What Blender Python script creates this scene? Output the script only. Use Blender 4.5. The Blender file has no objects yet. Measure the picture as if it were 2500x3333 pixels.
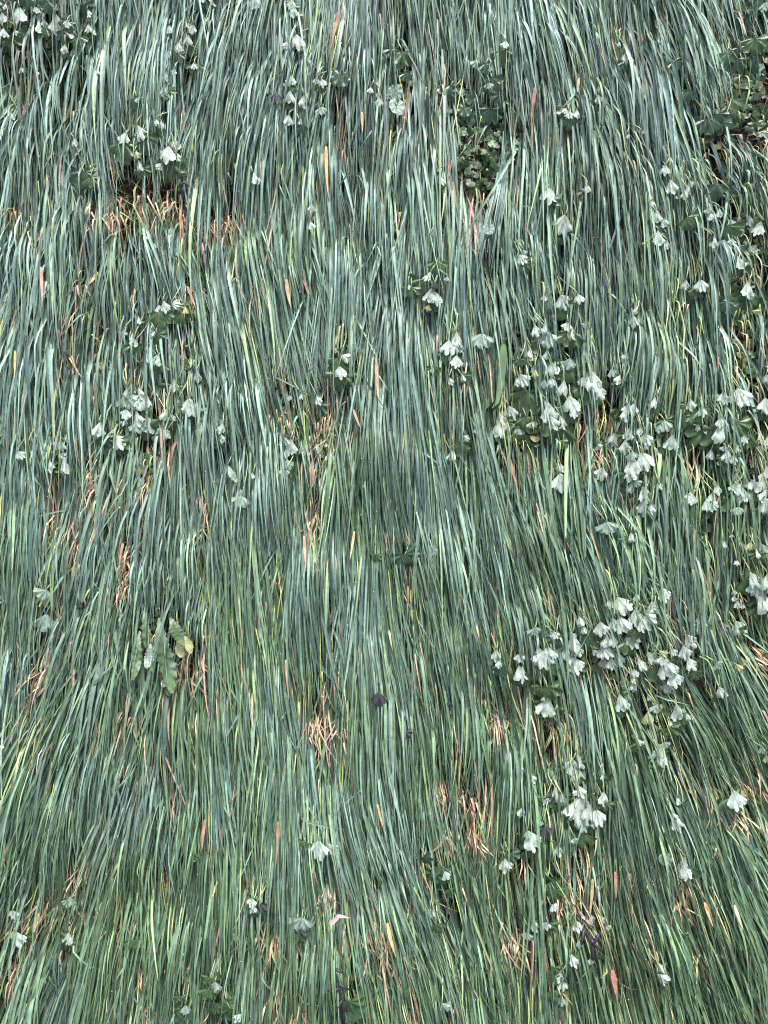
import bpy, math, random
import numpy as np
from mathutils import Matrix, Vector

C = bpy.context.scene.collection
SC = bpy.context.scene
R = math.radians
SLOPE = R(35)                      # a grassy bank rising away from the viewer
ROT = Matrix.Rotation(SLOPE, 4, 'X')
D = 1.35                           # camera stands off the bank by this much, square to it
H0 = 0.032
K = 0.00054                        # metres per photo pixel at the height of the grass top

# ---------------------------------------------------------------- camera, sky, sun, exposure
cam = bpy.data.cameras.new('camera')
cam_o = bpy.data.objects.new('camera', cam); C.objects.link(cam_o)
cam.sensor_fit = 'VERTICAL'
cam.angle = 2 * math.atan(1666.5 * K / (D - H0))
cam.clip_start = 0.05; cam.clip_end = 500
cam_o.matrix_world = ROT @ Matrix.Translation((0, 0, D))
SC.camera = cam_o

world = bpy.data.worlds.new('World'); SC.world = world
world.use_nodes = True
nt = world.node_tree; nt.nodes.clear()
sky = nt.nodes.new('ShaderNodeTexSky'); sky.sky_type = 'NISHITA'; sky.sun_disc = False
SUN_EL, SUN_AZ = R(62), R(12)      # azimuth from +Y (up the bank) towards +X
sky.sun_elevation = SUN_EL; sky.sun_rotation = SUN_AZ
sky.air_density = 1.0; sky.dust_density = 3.0; sky.ozone_density = 1.0
hs = nt.nodes.new('ShaderNodeHueSaturation'); hs.inputs['Saturation'].default_value = 0.38
bg = nt.nodes.new('ShaderNodeBackground'); bg.inputs['Strength'].default_value = 0.07
wo = nt.nodes.new('ShaderNodeOutputWorld')
nt.links.new(sky.outputs[0], hs.inputs['Color']); nt.links.new(hs.outputs[0], bg.inputs['Color'])
nt.links.new(bg.outputs[0], wo.inputs['Surface'])

sun = bpy.data.lights.new('sun', 'SUN'); sun.energy = 1.5; sun.angle = R(20); sun.color = (1, 0.97, 0.93)
sun_o = bpy.data.objects.new('sun', sun); C.objects.link(sun_o)
sd = Vector((math.sin(SUN_AZ) * math.cos(SUN_EL), math.cos(SUN_AZ) * math.cos(SUN_EL), math.sin(SUN_EL)))
sun_o.rotation_euler = sd.to_track_quat('Z', 'Y').to_euler()
sun_o.location = sd * 20

SC.view_settings.view_transform = 'Standard'; SC.view_settings.look = 'None'
SC.view_settings.exposure = 2.45; SC.view_settings.gamma = 1.0
SC.view_settings.use_curve_mapping = False
SC.render.engine = 'CYCLES'
SC.cycles.pixel_filter_type = 'BLACKMAN_HARRIS'; SC.cycles.filter_width = 1.1
SC.cycles.max_bounces = 5; SC.cycles.diffuse_bounces = 2; SC.cycles.glossy_bounces = 2
SC.cycles.transmission_bounces = 2; SC.cycles.transparent_max_bounces = 4

rng = np.random.default_rng(11)
rnd = random.Random(5)

# ---------------------------------------------------------------- coordinates
# every note below was taken on one of twelve 840 px squares of the photograph, drawn 1659 px wide
OFF = {1: (0, 0), 2: (830, 0), 3: (1660, 0), 4: (0, 830), 5: (830, 830), 6: (1660, 830),
       7: (0, 1660), 8: (830, 1660), 9: (1660, 1660), 10: (0, 2493), 11: (830, 2493), 12: (1660, 2493)}
F = 840 / 1659
def px(c, x, y): return OFF[c][0] + x * F, OFF[c][1] + y * F
def loc(c, x, y, h=H0):            # local bank coordinates: x across, s up the bank
    X, Y = px(c, x, y); q = K * (D - h) / (D - H0)
    return (X - 1250) * q, (1666.5 - Y) * q

# lie of the grass: square, x, y, lean of the tips in degrees from straight down the bank
FLOW = '''1 100 150 -2;1 300 300 3;1 150 600 -3;1 480 800 8;1 650 1000 20;1 420 1100 8;1 900 600 2;1 1100 950 0;1 1500 300 -8;1 1450 900 -3;1 100 1100 0;1 650 1550 -16;1 880 1480 24;1 1150 1450 6;1 1500 1500 2;1 60 1500 -3;1 350 1500 -4
2 200 300 -8;2 150 800 -5;2 700 500 -3;2 1050 150 4;2 1100 800 -4;2 1500 200 6;2 600 1100 2;2 900 1400 0;2 1300 1200 6;2 1550 1200 -10;2 300 1450 3;2 50 1500 14
3 100 300 8;3 400 300 12;3 600 500 12;3 1000 300 14;3 1200 500 14;3 1500 200 9;3 900 900 12;3 1100 1000 10;3 300 1000 -5;3 100 800 -8;3 500 1400 0;3 800 1400 3;3 1400 1000 16;3 1550 1100 10
4 100 400 -2;4 300 300 -9;4 80 1000 0;4 450 700 8;4 700 500 4;4 550 1000 7;4 720 1300 -18;4 870 1250 -10;4 1100 1250 3;4 1400 200 20;4 1300 500 12;4 1550 900 6;4 1400 1300 3;4 300 1400 2;4 950 400 -6;4 1100 1500 -6;4 600 1500 -8
5 100 200 20;5 350 400 13;5 200 700 8;5 650 420 -17;5 760 300 -10;5 950 300 0;5 700 1100 9;5 1000 1400 7;5 200 1100 3;5 1200 900 5;5 1500 300 4;5 1400 1300 8;5 900 700 5;5 500 1400 -5;5 200 1500 1
6 100 250 18;6 500 300 4;6 720 700 -16;6 560 760 3;6 900 750 -18;6 1200 400 -4;6 1400 300 3;6 800 1300 4;6 300 1200 5;6 100 1500 14;6 500 1500 16;6 1000 1400 -6;6 1300 1500 -2;6 1350 750 8;6 1560 900 6
7 100 300 -4;7 300 600 -13;7 500 500 -10;7 600 900 -17;7 420 1100 -24;7 250 1300 -20;7 1000 300 -10;7 900 500 -5;7 750 700 0;7 1200 400 2;7 1500 300 2;7 900 1200 -15;7 1200 1250 20;7 1080 1150 3;7 1420 900 9;7 700 1500 -8;7 1400 1500 3;7 100 1500 -12;7 80 900 -4
8 200 300 0;8 500 500 0;8 700 700 3;8 1000 500 11;8 1100 900 12;8 1400 300 13;8 300 1000 3;8 200 1400 0;8 430 1450 14;8 700 1400 6;8 900 1300 -3;8 1200 1200 4;8 1450 1200 8;8 1550 600 9;8 1400 1500 -8;8 1000 1200 0
9 100 200 14;9 400 200 20;9 500 500 18;9 800 500 15;9 1100 300 5;9 1000 700 32;9 1200 600 12;9 1400 500 12;9 1200 1200 30;9 1500 1100 32;9 900 1400 16;9 600 1200 9;9 200 1100 3;9 100 1400 3;9 1500 830 36;9 300 1500 0;9 60 600 12
10 100 200 -12;10 400 300 -7;10 600 500 -15;10 200 1000 -20;10 700 900 -12;10 1000 500 -2;10 1300 500 0;10 1500 400 4;10 1600 900 -5;10 300 1300 -12;10 850 1300 -3;10 1300 1300 -2;10 500 1500 -5
11 100 200 -3;11 300 300 0;11 600 300 12;11 800 500 20;11 900 700 20;11 1000 1000 24;11 1200 1100 18;11 1200 300 13;11 1530 250 -12;11 1400 500 4;11 100 1100 -8;11 350 1100 -4;11 700 1100 10;11 900 1400 15;11 200 1500 -4;11 1400 1300 8
12 100 100 0;12 300 600 8;12 500 300 1;12 800 300 8;12 1200 300 16;12 1500 200 22;12 1400 600 22;12 900 700 20;12 1200 900 18;12 700 1100 15;12 1000 1400 12;12 1400 1400 16;12 400 1400 5;12 100 1400 3'''
fp = np.array([[float(v) for v in e.split()] for l in FLOW.splitlines() for e in l.split(';')])
fxy = np.array([loc(int(a[0]), a[1], a[2]) for a in fp]); fan = np.radians(fp[:, 3])
def flow(x, y):
    d2 = (x[:, None] - fxy[None, :, 0]) ** 2 + (y[:, None] - fxy[None, :, 1]) ** 2
    w = 1 / (d2 + 0.055 ** 2) ** 2.2
    return (w * fan).sum(1) / w.sum(1)
def flow1(x, y): return float(flow(np.array([x]), np.array([y]))[0])

# hollows between the tufts: square, x, y, rx, ry, share of blades that stop short, straw (0..1)
HOL = '''1 930 1180 270 60 .95 .6;1 1490 1130 45 60 .9 .1;1 740 1000 50 80 .8 .2;1 520 700 20 60 .5 .2;1 720 1300 90 40 .9 1;1 1150 1300 130 40 .8 1;1 130 200 150 160 .75 .3;1 1200 260 50 120 .6 .1;1 1400 1400 140 60 .6 .7
2 1470 760 140 180 .95 .0;2 1450 1050 100 110 .85 .1;1 1370 1330 130 40 .75 1;1 560 1290 60 40 .6 .9;1 60 1260 60 40 .6 .8;2 950 180 60 70 .7 .1;2 1240 230 45 60 .7 .1;2 540 520 35 50 .7 .1;2 915 850 30 120 .6 .5;2 1000 480 60 90 .8 .2;2 920 1280 25 90 .7 1;2 640 620 60 60 .7 .1;2 1350 650 70 90 .7 .2;2 440 900 30 60 .6 .2;2 520 90 30 90 .5 .8
3 80 900 60 120 .8 .4;3 1560 380 120 160 .9 .2;3 1530 640 130 120 .95 .1;3 1380 700 90 80 .85 .1;3 1130 640 60 60 .8 .1;3 1300 850 80 50 .8 .2;3 300 1350 50 50 .7 .2;3 1510 1240 110 110 .8 .2;3 1560 1500 110 90 .8 .1;3 980 470 40 60 .6 .3;3 1640 800 60 60 .6 .4;3 700 60 30 50 .4 .6;3 820 80 40 60 .4 .9
4 510 90 35 70 .7 .9;4 930 770 60 50 .8 .8;4 1180 620 25 60 .8 .3;4 600 1340 80 70 .8 1;4 310 1560 60 90 .85 .6;4 950 1350 35 80 .8 .4;4 1190 1370 30 50 .7 .3;4 1310 1450 25 90 .7 .6;4 1180 160 50 90 .8 1;4 250 500 60 180 .4 .9;4 800 540 40 60 .6 .3;4 390 520 30 70 .5 .8;4 730 1500 40 60 .7 .6;4 1540 1000 25 50 .6 0;4 1320 120 30 60 .6 .2;4 620 560 40 110 .4 .8
5 180 850 60 70 .8 .4;5 440 900 50 90 .8 1;5 430 1040 30 60 .8 .7;5 400 1300 35 70 .8 .6;5 400 1600 30 70 .8 .7;5 565 440 30 60 .8 .3;5 560 590 50 60 .7 .7;5 170 960 60 30 .6 1;5 800 150 20 80 .6 .1;5 1570 1100 80 90 .8 .1;5 610 850 30 60 .6 .4;5 1540 100 60 60 .6 .2
6 660 900 75 110 .95 .8;6 300 200 40 80 .8 .1;6 610 730 40 130 .7 .1;6 70 500 70 70 .8 .2;6 1480 220 100 100 .8 .3;6 1500 580 100 110 .8 .4;6 460 950 30 60 .7 .3;6 1570 720 60 60 .6 .3;6 600 1150 60 90 .6 .7;6 150 1150 110 50 .8 .1;6 1230 1150 90 70 .7 .2;6 1110 260 60 50 .7 .4;6 950 1080 60 60 .6 .1;6 1640 1080 50 60 .6 .8;6 330 560 50 60 .7 .2
7 480 140 40 110 .7 .9;7 800 200 40 120 .8 1;7 790 380 50 90 .7 1;7 900 700 70 50 .8 .2;7 1200 900 110 100 .85 1;7 250 980 60 90 .6 .8;7 270 830 30 80 .6 .2;7 1425 950 25 60 .6 .4;7 1310 60 40 80 .6 .6;7 1040 700 160 60 .7 .2;7 110 1150 50 60 .6 .1;7 800 1250 50 60 .5 .7
8 390 130 28 130 .8 1;8 430 1050 25 90 .8 .5;8 400 1300 60 60 .8 1;8 1560 1300 80 70 .7 1;8 970 220 50 90 .7 .5;8 612 930 14 70 .8 0;8 1180 1560 35 70 .8 0;8 1480 1170 45 45 .7 .4;8 150 300 40 90 .5 .7;8 1240 1190 30 50 .6 .4;8 570 1300 30 80 .5 .8;8 1540 330 40 60 .6 .8;8 1210 500 14 120 .6 .2
9 460 680 40 50 .7 .6;9 1080 640 110 55 .8 .9;9 1590 880 90 60 .8 1;9 1510 630 45 110 .85 .1;9 170 1200 90 90 .6 .5;9 360 1350 70 70 .7 .5;9 520 860 130 60 .7 .1;9 870 860 90 60 .6 .9;9 790 960 80 70 .6 .4;9 1270 150 40 80 .7 0;9 1490 420 30 80 .7 .5;9 1000 1000 50 90 .5 .3;9 140 460 50 90 .5 .6
10 500 600 60 120 .7 .7;10 10 60 40 60 .7 .3;10 130 960 80 60 .7 .6;10 1190 1280 30 70 .7 .8;10 1400 1450 90 100 .75 .2;10 60 1300 50 50 .7 .9;10 620 850 50 70 .6 .7;10 400 60 30 80 .6 0;10 1590 750 35 90 .6 1;10 1180 1540 60 60 .7 .1;10 900 1500 60 80 .6 .6;10 330 820 90 60 .6 .5;10 780 980 80 60 .4 .8;10 1330 380 40 80 .5 1
11 1400 150 90 130 .85 .7;11 1080 500 70 60 .8 .2;11 1200 760 90 130 .75 .2;11 1000 860 60 60 .7 .3;11 780 770 70 45 .8 1;11 50 830 50 60 .8 .4;11 1250 420 25 70 .7 1;11 600 1480 60 110 .7 .2;11 1620 1080 50 90 .7 1;11 1420 420 70 60 .6 1;11 460 760 60 60 .6 .9;11 900 1130 50 80 .4 1;11 120 1020 60 90 .6 1;11 1170 100 50 60 .6 1;11 1290 1500 50 70 .6 1;11 280 1580 50 50 .6 1;11 1010 1560 50 60 .6 .3
12 370 760 120 120 .85 .8;12 90 540 90 60 .8 .2;12 830 660 90 35 .8 .4;12 1130 730 40 40 .7 .5;12 1330 60 30 110 .7 .9;12 40 1080 60 80 .7 1;12 480 420 50 60 .7 .1;12 300 1320 50 90 .5 .3;12 530 1000 70 80 .6 .4;12 1490 230 60 80 .5 .9;12 1090 760 40 90 .5 1;12 640 1290 30 80 .5 1;12 20 500 30 30 .8 0;12 1550 60 90 70 .6 .8;12 960 1180 60 40 .5 .2;12 1330 400 40 80 .5 .6
4 140 250 150 280 .05 .55;4 600 250 120 220 .05 .5;7 600 220 170 260 .08 .7;7 130 700 90 200 .05 .4;10 150 1100 160 200 .08 .6;10 900 1150 200 200 .06 .6;11 400 900 260 160 .12 .8;11 150 1300 170 180 .06 .6;11 800 950 160 200 .1 .8;12 700 950 200 200 .06 .6;12 1350 1000 200 250 .05 .6;5 400 950 120 160 .08 .6;8 420 1300 160 180 .1 .7;6 1200 700 130 180 .05 .4;1 350 1300 160 160 .1 .7;1 150 700 120 200 .05 .4;2 480 1050 120 160 .05 .5;3 900 120 200 90 .05 .6'''
hol = np.array([[float(v) for v in e.split()] for l in HOL.splitlines() for e in l.split(';')])
hxy = np.array([loc(int(a[0]), a[1], a[2]) for a in hol])
hr = hol[:, 3:5] * F * K; hs_, hw_ = hol[:, 5], hol[:, 6]

# the leafy weeds: square, label, leaves as "x y length kind [turn]"
PL = [
# square 1: upper left
(1, 'pale folded leaves over a dark leaf in the extreme top left corner', '90 30 60 v,85 105 55 v,25 60 60 d'),
(1, 'dark scalloped leaf with small whitish ones at the left edge, above the straw hollow', '12 165 55 w,50 155 60 w,62 280 100 g,55 240 60 w,10 320 45 w'),
(1, 'pale pinkish bell leaf on a weed third from the top left corner', '150 120 85 w,245 75 45 w,130 235 50 v,185 40 70 d'),
(1, 'largest pinkish white folded leaf of the top left leaf cluster, with its neighbours', '250 160 85 w,290 150 40 w,372 150 105 w 4,300 30 80 d,295 200 70 g,330 60 70 d'),
(1, 'dark leaf and pale one half hidden right of the top left cluster', '420 235 80 d,428 320 55 w,510 270 60 g,450 185 60 v'),
(1, 'two faint leaves low at the left edge under the top left cluster', '135 450 60 v,205 405 40 w'),
(1, 'dark green leaf with two small white ones hanging right of the corner cluster', '560 70 70 d,578 95 50 w,572 178 55 w,606 205 40 w'),
(1, 'thin whitish leaf pair low in the top grass, pointing straight down', '1065 232 65 w,1100 212 50 w'),
(1, 'four leaf weed with white tops and green faces near the top edge', '1222 200 60 v,1255 228 50 w,1225 290 60 w,1225 340 70 g,1165 345 60 w,1160 405 60 g'),
(1, 'small white leaf dangling on a curved pale stem', '1087 525 60 w,1143 510 35 w'),
(1, 'single rounded white leaf over a green one above the straw hollow', '1074 608 62 w,1080 650 40 g'),
(1, 'triangular pale leaf hooked on a thin branching stem', '1275 478 60 v'),
(1, 'small dark green curled leaf in the middle of the upper left grass', '885 692 60 d,905 678 30 w'),
(1, 'white hooded green leaf, left one of the pair above the straw hollow', '818 900 70 w -18,822 985 110 g'),
(1, 'white hooded green leaf, right one of the pair above the straw hollow', '920 875 95 w 25,932 935 115 g'),
(1, 'tiny holed white leaf between the hooded leaves and the straw hollow', '916 1085 60 w,900 1020 45 y'),
(1, 'twin white lobes side by side right of the hooded leaves', '1052 825 65 w,1022 818 40 w,1050 880 50 g'),
(1, 'broad white leaf with a dark green scalloped leaf hanging over the straw hollow', '1098 1010 100 w,1082 1090 120 g,1042 1085 45 w -30,1135 942 65 w,1162 1032 45 w'),
(1, 'shaded green leaf lying at the left end of the straw hollow', '558 1150 100 d,605 1170 60 g'),
(1, 'small white leaf tip poking out at a dark slit left of the straw hollow', '500 932 50 w'),
(1, 'single small white leaf near the left edge, half way down the top quarter', '85 750 50 w'),
(1, 'dark leaf hanging in from the top edge with a white crest', '1318 30 90 d,1330 10 60 w,960 12 80 d'),
(2, 'white leaf at the edge of a tuft, right of the straw hollow', '10 1158 75 w'),
(1, 'faint white leaf alone among blue green blades under the top edge', '650 490 38 w'),
# square 2: top middle
(2, 'ragged pale leaves touching the top edge left of the middle', '15 50 90 w,245 72 80 w,240 40 60 w'),
(2, 'purple stained white leaf among upper blades', '278 285 90 w,290 258 45 p,215 322 45 w'),
(2, 'white leaf over a green one, middle of a loose chain of leaves', '240 540 60 w,230 640 75 w,232 600 60 g,350 395 35 w'),
(2, 'crumpled white and purple leaf right of the chain of leaves', '320 665 75 w,345 690 30 p'),
(2, 'bright rounded white leaf at the foot of the chain of leaves', '225 790 62 w,290 805 24 w,302 850 70 d'),
(2, 'creamy crumpled leaf on a dark green one in the upper middle', '435 570 70 v,432 735 60 r,400 545 40 w'),
(2, 'plain dark round leaf in a dark slit of the upper middle', '550 525 65 h'),
(2, 'small bright white leaf with pale green lobes beneath it', '793 622 50 w,745 608 40 w,800 690 60 r'),
(2, 'two large grey green heart shaped leaves stacked in a dark slit', '905 590 45 h 10,915 690 52 h 0'),
(2, 'dark lobed leaf under the first dark slit of the top middle', '950 370 90 g,885 350 60 d,970 480 50 d'),
(2, 'broad grey heart leaf with a dark one above it at the leafy gap', '1350 685 52 h 0,1262 560 90 d,1330 572 70 v,1290 560 40 r'),
(2, 'glossy dark clover leaves in the upper part of the leafy gap', '1510 550 90 d,1500 572 45 r,1440 640 90 d,1470 730 90 d,1520 718 90 d,1560 640 70 d,1400 720 70 g,1430 800 80 d'),
(2, 'dark rounded leaves in the black centre of the leafy gap', '1500 880 90 d,1540 868 80 d,1412 900 90 g,1450 950 80 d,1500 970 80 d,1380 970 70 d,1550 960 70 d'),
(2, 'brownish green scalloped leaves at the foot of the leafy gap', '1320 1010 80 g,1400 1150 90 g,1530 1070 80 g,1382 1050 70 d,1460 1190 50 d,1450 1010 50 g'),
(2, 'small white leaf hanging above a green one at the right of the top middle', '1598 322 45 w,1590 385 90 g'),
(2, 'two dim grey leaves between the top edge and the leafy gap', '1420 430 60 r,1485 450 60 d,1510 460 40 r'),
(2, 'curled green and white leaf hanging alone below the leafy gap', '1182 1112 45 v,1195 1175 60 w 15'),
(2, 'triangular white leaf tip on a blade tuft left of centre in the upper third', '372 1345 50 w,365 1460 50 w 20'),
(2, 'small dark round leaf near a blue green tuft below the leafy gap', '1495 1500 34 h'),
(2, 'small pale bud leaf in the grass under the curled leaf', '1130 1530 26 w 90'),
# square 3: top right
(3, 'narrow whitish leaf hanging on a brown stem near the top right', '545 265 75 n'),
(3, 'oval white leaf above a dark leaf at the top right', '745 375 75 w,742 418 50 d,690 296 36 w'),
(3, 'row of small ruffled white leaves on one pale green leaf', '345 740 60 v,420 752 55 w,380 800 75 g,368 758 45 w,205 450 40 g'),
(3, 'pale oval leaf half buried in the top right grass', '555 655 50 w,858 562 45 w'),
(3, 'tiny round bud leaf in the middle of the top right grass', '740 890 28 w,845 860 18 w,1200 930 22 g'),
(3, 'brown tinged dark leaf at the top of the dark corner on the right', '1520 470 125 g,1500 545 60 y 20,1380 390 80 d,1560 295 90 g,1460 400 80 d,1600 370 90 d,1480 330 60 d'),
(3, 'white hanging leaf with a big dark one at the right edge of the photo', '1580 640 60 w,1640 410 70 w,1640 560 110 d,1635 640 90 g'),
(3, 'scalloped dark green leaf left in the dark corner', '1450 660 110 g,1530 765 90 d,1440 740 80 d,1600 710 100 d,1380 800 80 d,1500 640 80 d,1640 780 90 d'),
(3, 'grey leaf at the extreme top right corner', '1590 40 90 d,1635 55 60 r'),
(3, 'dark leaves deep in the shade between the bent blades of the dark corner', '1130 640 60 d,1270 800 90 d,1345 760 60 d,1040 450 50 d'),
(3, 'large white leaf of fused lobes on a tuft at the left of the upper right', '230 1285 95 w'),
(3, 'white leaf tipped with dark green on a short brown stem', '475 1240 50 w,470 1272 60 g'),
(3, 'long white triangular leaf pointing down over a dark slit', '330 1450 115 w -12'),
(3, 'bell shaped white leaf with purple shadow under blue blades', '1015 1210 85 w 14,975 1112 55 w'),
(3, 'cluster of white lobes right of the bell shaped leaf', '1135 1220 70 w,1115 1250 60 w,1150 1190 50 r'),
(3, 'three white lobes on a hooked stem, upper trio', '925 1402 70 w 10,978 1432 60 w,880 1342 40 w 50,1035 1480 55 d'),
(3, 'two white bells over a dark leaf below the hooked stem', '940 1532 90 w,1003 1570 50 w,1000 1520 60 d'),
(3, 'green leaf with a folded brown rim between two white clusters', '1150 1420 80 g'),
(3, 'dark scalloped leaf lying under the dark corner', '1330 1222 100 d,1245 1235 40 d,1400 1230 40 d'),
(3, 'pair of pale blossomy leaves near two crossing yellow stems', '1278 1392 60 w,1342 1366 55 w,1262 1370 40 r'),
(3, 'purple centred white leaf on the lower left of the stem crossing', '1295 1555 70 w,1275 1545 36 p'),
(3, 'curled dark leaf holding two small white ones', '1402 1490 100 g,1430 1545 45 w,1470 1585 34 w,1500 1600 60 d'),
(3, 'small white leaf with round holes beside the curled dark leaf', '1492 1462 60 w,1480 1422 60 d,1430 1425 50 r'),
(3, 'two broad white leaves on a forked pale stem at the right edge', '1560 1392 65 w,1622 1442 90 w -20,1600 1405 70 g'),
(3, 'flat white leaf lying sideways below the forked stem', '1592 1580 70 w 70,1560 1560 50 d,1570 1220 80 d'),
# square 4: middle left
(4, 'dark hooded leaf with a white crest, left one of the pair', '1066 330 70 w,1026 342 50 w,1032 400 100 g'),
(4, 'wide dark green scalloped leaf with a rolled pale rim', '1142 355 125 g,1120 318 50 w 75,1190 350 50 y'),
(4, 'single white leaf left of the dark hooded leaves', '890 410 55 w'),
(4, 'small white and green leaves stacked under the dark hooded leaves', '866 562 50 w,865 600 70 g,996 502 45 w,1016 532 75 g,802 505 45 r,1162 570 30 w'),
(4, 'white double leaf at the top of the bright leafy clump', '956 652 65 w 30,1020 670 70 w -10,936 700 60 g'),
(4, 'tall weed with many whitish leaves, big dark leaf at its foot, yellow stems', '815 870 70 w,812 935 100 r,888 872 75 w,905 915 105 w -30,870 1032 90 w,935 1062 110 w 20,928 1150 150 g,800 1012 60 w -20,792 1055 60 w -20,880 1100 90 r,960 1090 80 w 20,865 960 70 r'),
(4, 'dark green leaf wearing three white lobes, right of the tall weed', '1058 1012 75 w -20,1092 1035 60 w 20,1062 1085 120 g,1042 1125 75 w 30,1070 1145 50 w'),
(4, 'white serrated leaf hanging between two tufts right of the clump', '1112 818 85 w'),
(4, 'white leaf under a scrap of black at the right of the clump', '1270 772 70 w,1240 730 36 p'),
(4, 'tattered pinkish white leaf full of holes with a dark stub', '1220 965 105 w,1235 935 40 p,1155 970 105 t'),
(4, 'clean white three lobed leaf left of the tall weed', '655 1112 90 w -8'),
(4, 'dark leaf with a white folded edge left below the tall weed', '752 1185 95 w 38,742 1225 100 g,705 925 50 y,680 1200 60 d'),
(4, 'bright white leaf pair on a fallen tuft near the left edge', '425 1342 100 w,400 1290 50 w 60,405 1230 60 r'),
(4, 'small white leaf with a dark stem, left of the bright pair', '338 1345 75 w,355 1290 36 p'),
(4, 'little round white leaf alone close to the left edge', '145 1285 55 w'),
(4, 'string of two white leaves and a green one on a straight stem', '1445 1112 65 w,1440 1178 55 w,1424 1212 55 g,1430 1010 80 t'),
(4, 'pale broad tip resting on the grass lower right of the string of leaves', '1558 1530 60 r,1562 1585 85 r,1500 1400 110 n'),
(4, 'tiny white tip at a dark slit right of the pale broad tip', '1632 1416 34 w'),
(4, 'green leaf cut off by the left edge in the middle of the photo', '5 1240 70 g'),
# square 5: centre
(5, 'green weed with a bright white bell leaf below the centre top', '1160 85 80 g,1112 150 65 w -30,1104 205 120 g,1130 255 90 w -12,1160 275 80 w 15,1148 210 40 p'),
(5, 'two crumpled cream leaves under the bright bell leaf', '1085 352 46 w,1112 340 42 y,1095 370 40 p'),
(5, 'faint green leaf half hidden left of the bright bell leaf', '1000 242 70 g,990 210 36 w,1230 162 30 w,1285 195 50 g'),
(5, 'full cluster of four white leaves hanging on one long pale stem', '1295 540 100 w,1238 588 90 w -12,1275 600 75 w,1292 682 75 w,1222 680 60 g,1310 590 60 w'),
(5, 'pale green pointed leaf standing alone right of the four leaf cluster', '1450 560 105 r'),
(5, 'small green leaf with a white crease left of a bud', '1140 752 60 v'),
(5, 'small white bud leaf under the four leaf cluster', '1250 812 50 w'),
(5, 'brown spotted green leaf under the four leaf cluster', '1330 800 70 v'),
(5, 'bright weed on a bundle of cream stems in the middle of the photo', '550 755 75 w,555 805 105 g,552 700 95 g,515 640 55 d,575 668 60 w 70,525 615 35 w'),
(5, 'three small triangular white leaves in a row along a dark slit', '300 905 42 w,222 910 34 w,405 925 60 w 20'),
(5, 'dark leaf deep in the straw filled slit', '400 985 80 d'),
(5, 'bright white leaf below a cream tuft left of centre', '228 1222 95 w,200 1195 60 r,295 1242 50 w'),
(5, 'dim grey leaves below the bright leaf left of centre', '215 1345 75 r,200 1400 50 r'),
(5, 'fan shaped small white leaf on a thin green stem left of centre', '486 1285 72 w,455 1212 30 w'),
(5, 'narrow silvery leaf leaning along the dark slit left of centre', '408 1245 95 n 25'),
(5, 'angular white leaf over a green one right of centre', '1345 1175 45 w 60,1330 1232 90 g,1410 1132 34 w'),
(5, 'whitish leaf sliver among dark blades right of centre', '1265 1280 70 w,1520 1320 34 r'),
# square 6: middle right
(6, 'silvery leaf with a green base at the left of the middle right', '50 60 60 w,92 92 70 g,70 20 40 r'),
(6, 'three lobed silvery leaf on a pale green one under long blades', '325 312 90 w,320 362 100 g,415 302 55 w,200 297 34 w'),
(6, 'white torn leaf hanging high at the right near the dark corner', '1465 45 85 w 25'),
(6, 'two triangular white leaves like a gull on one thin stem', '1142 170 62 w 0,1235 182 75 w 5,1190 205 90 d'),
(6, 'silvery many lobed leaf over a large dark round leaf at the right', '1540 200 105 w,1562 285 130 g,1560 240 50 w 30,1610 350 60 y 80'),
(6, 'dark green leaf rosette in the shade left of the large round leaf', '1440 300 110 d,1430 395 110 d,1400 320 70 d,1480 320 70 d'),
(6, 'pale leaf pair hanging in the middle of long straight blades', '805 345 60 w,785 432 80 r,822 465 60 g'),
(6, 'upper left group of silver leaves in the leafy band', '152 490 70 w,210 480 60 w,228 545 95 w,150 420 50 r'),
(6, 'white leaf on a dark green leaf, upper right of the leafy band', '380 495 95 w,392 545 100 g,455 462 50 w 60,350 470 50 w'),
(6, 'yellow tinged white leaf at the left of the leafy band', '122 622 65 w,130 660 55 y,60 690 50 g'),
(6, 'small white leaves in the middle of the leafy band', '225 642 55 w,258 735 75 w,150 740 55 r,155 765 50 y'),
(6, 'pale green scalloped leaf face up in the leafy band', '375 725 125 g,375 700 80 r'),
(6, 'long drooping white leaf at the right end of the leafy band', '520 800 120 w 12,560 870 90 w 25,500 780 60 w,460 810 55 w'),
(6, 'white leaf crowning a green one in the centre of the leafy band', '340 842 95 w -10,338 915 90 g,210 832 60 r,255 820 50 w'),
(6, 'silver leaf chain right of the crowned leaf', '388 950 110 w 15,408 1000 70 w'),
(6, 'star shaped dark leaf with a brown heart at the left of the leafy band', '100 930 150 g,100 900 110 g,70 800 75 w 20,40 810 50 w'),
(6, 'long hanging white cluster below the middle of the leafy band', '242 1000 120 w,262 1070 85 w,225 950 60 w'),
(6, 'white leaf above a deep green leaf at the foot of the leafy band', '330 1062 85 w,332 1150 130 g,320 1210 60 g'),
(6, 'big crinkled white leaf at the left foot of the leafy band', '70 1125 120 w,110 1065 90 g,40 1160 60 w,150 1090 50 r'),
(5, 'ragged white leaf beside the long strap leaf', '1580 1040 80 w 20,1565 1110 100 w -10,1612 1085 70 w 30,1645 1000 85 w'),
(6, 'small white leaf at the edge of the bare brown nest', '685 800 60 w,650 760 60 r,715 660 30 w'),
(6, 'pale green and white leaves just right of the bare brown nest', '735 1012 85 w,715 1010 85 g,785 980 65 w,740 990 50 w'),
(6, 'white leaves trailing below the bare brown nest', '680 1172 80 w,758 1142 75 w,735 1222 80 w,865 1178 70 w,875 1222 45 w,820 1130 50 w'),
(6, 'small green and white sprig on the straw below the bare brown nest', '592 1230 60 v,585 1215 30 w'),
(6, 'white leaf under crossing blades right of the bare brown nest', '915 945 70 w'),
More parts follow.
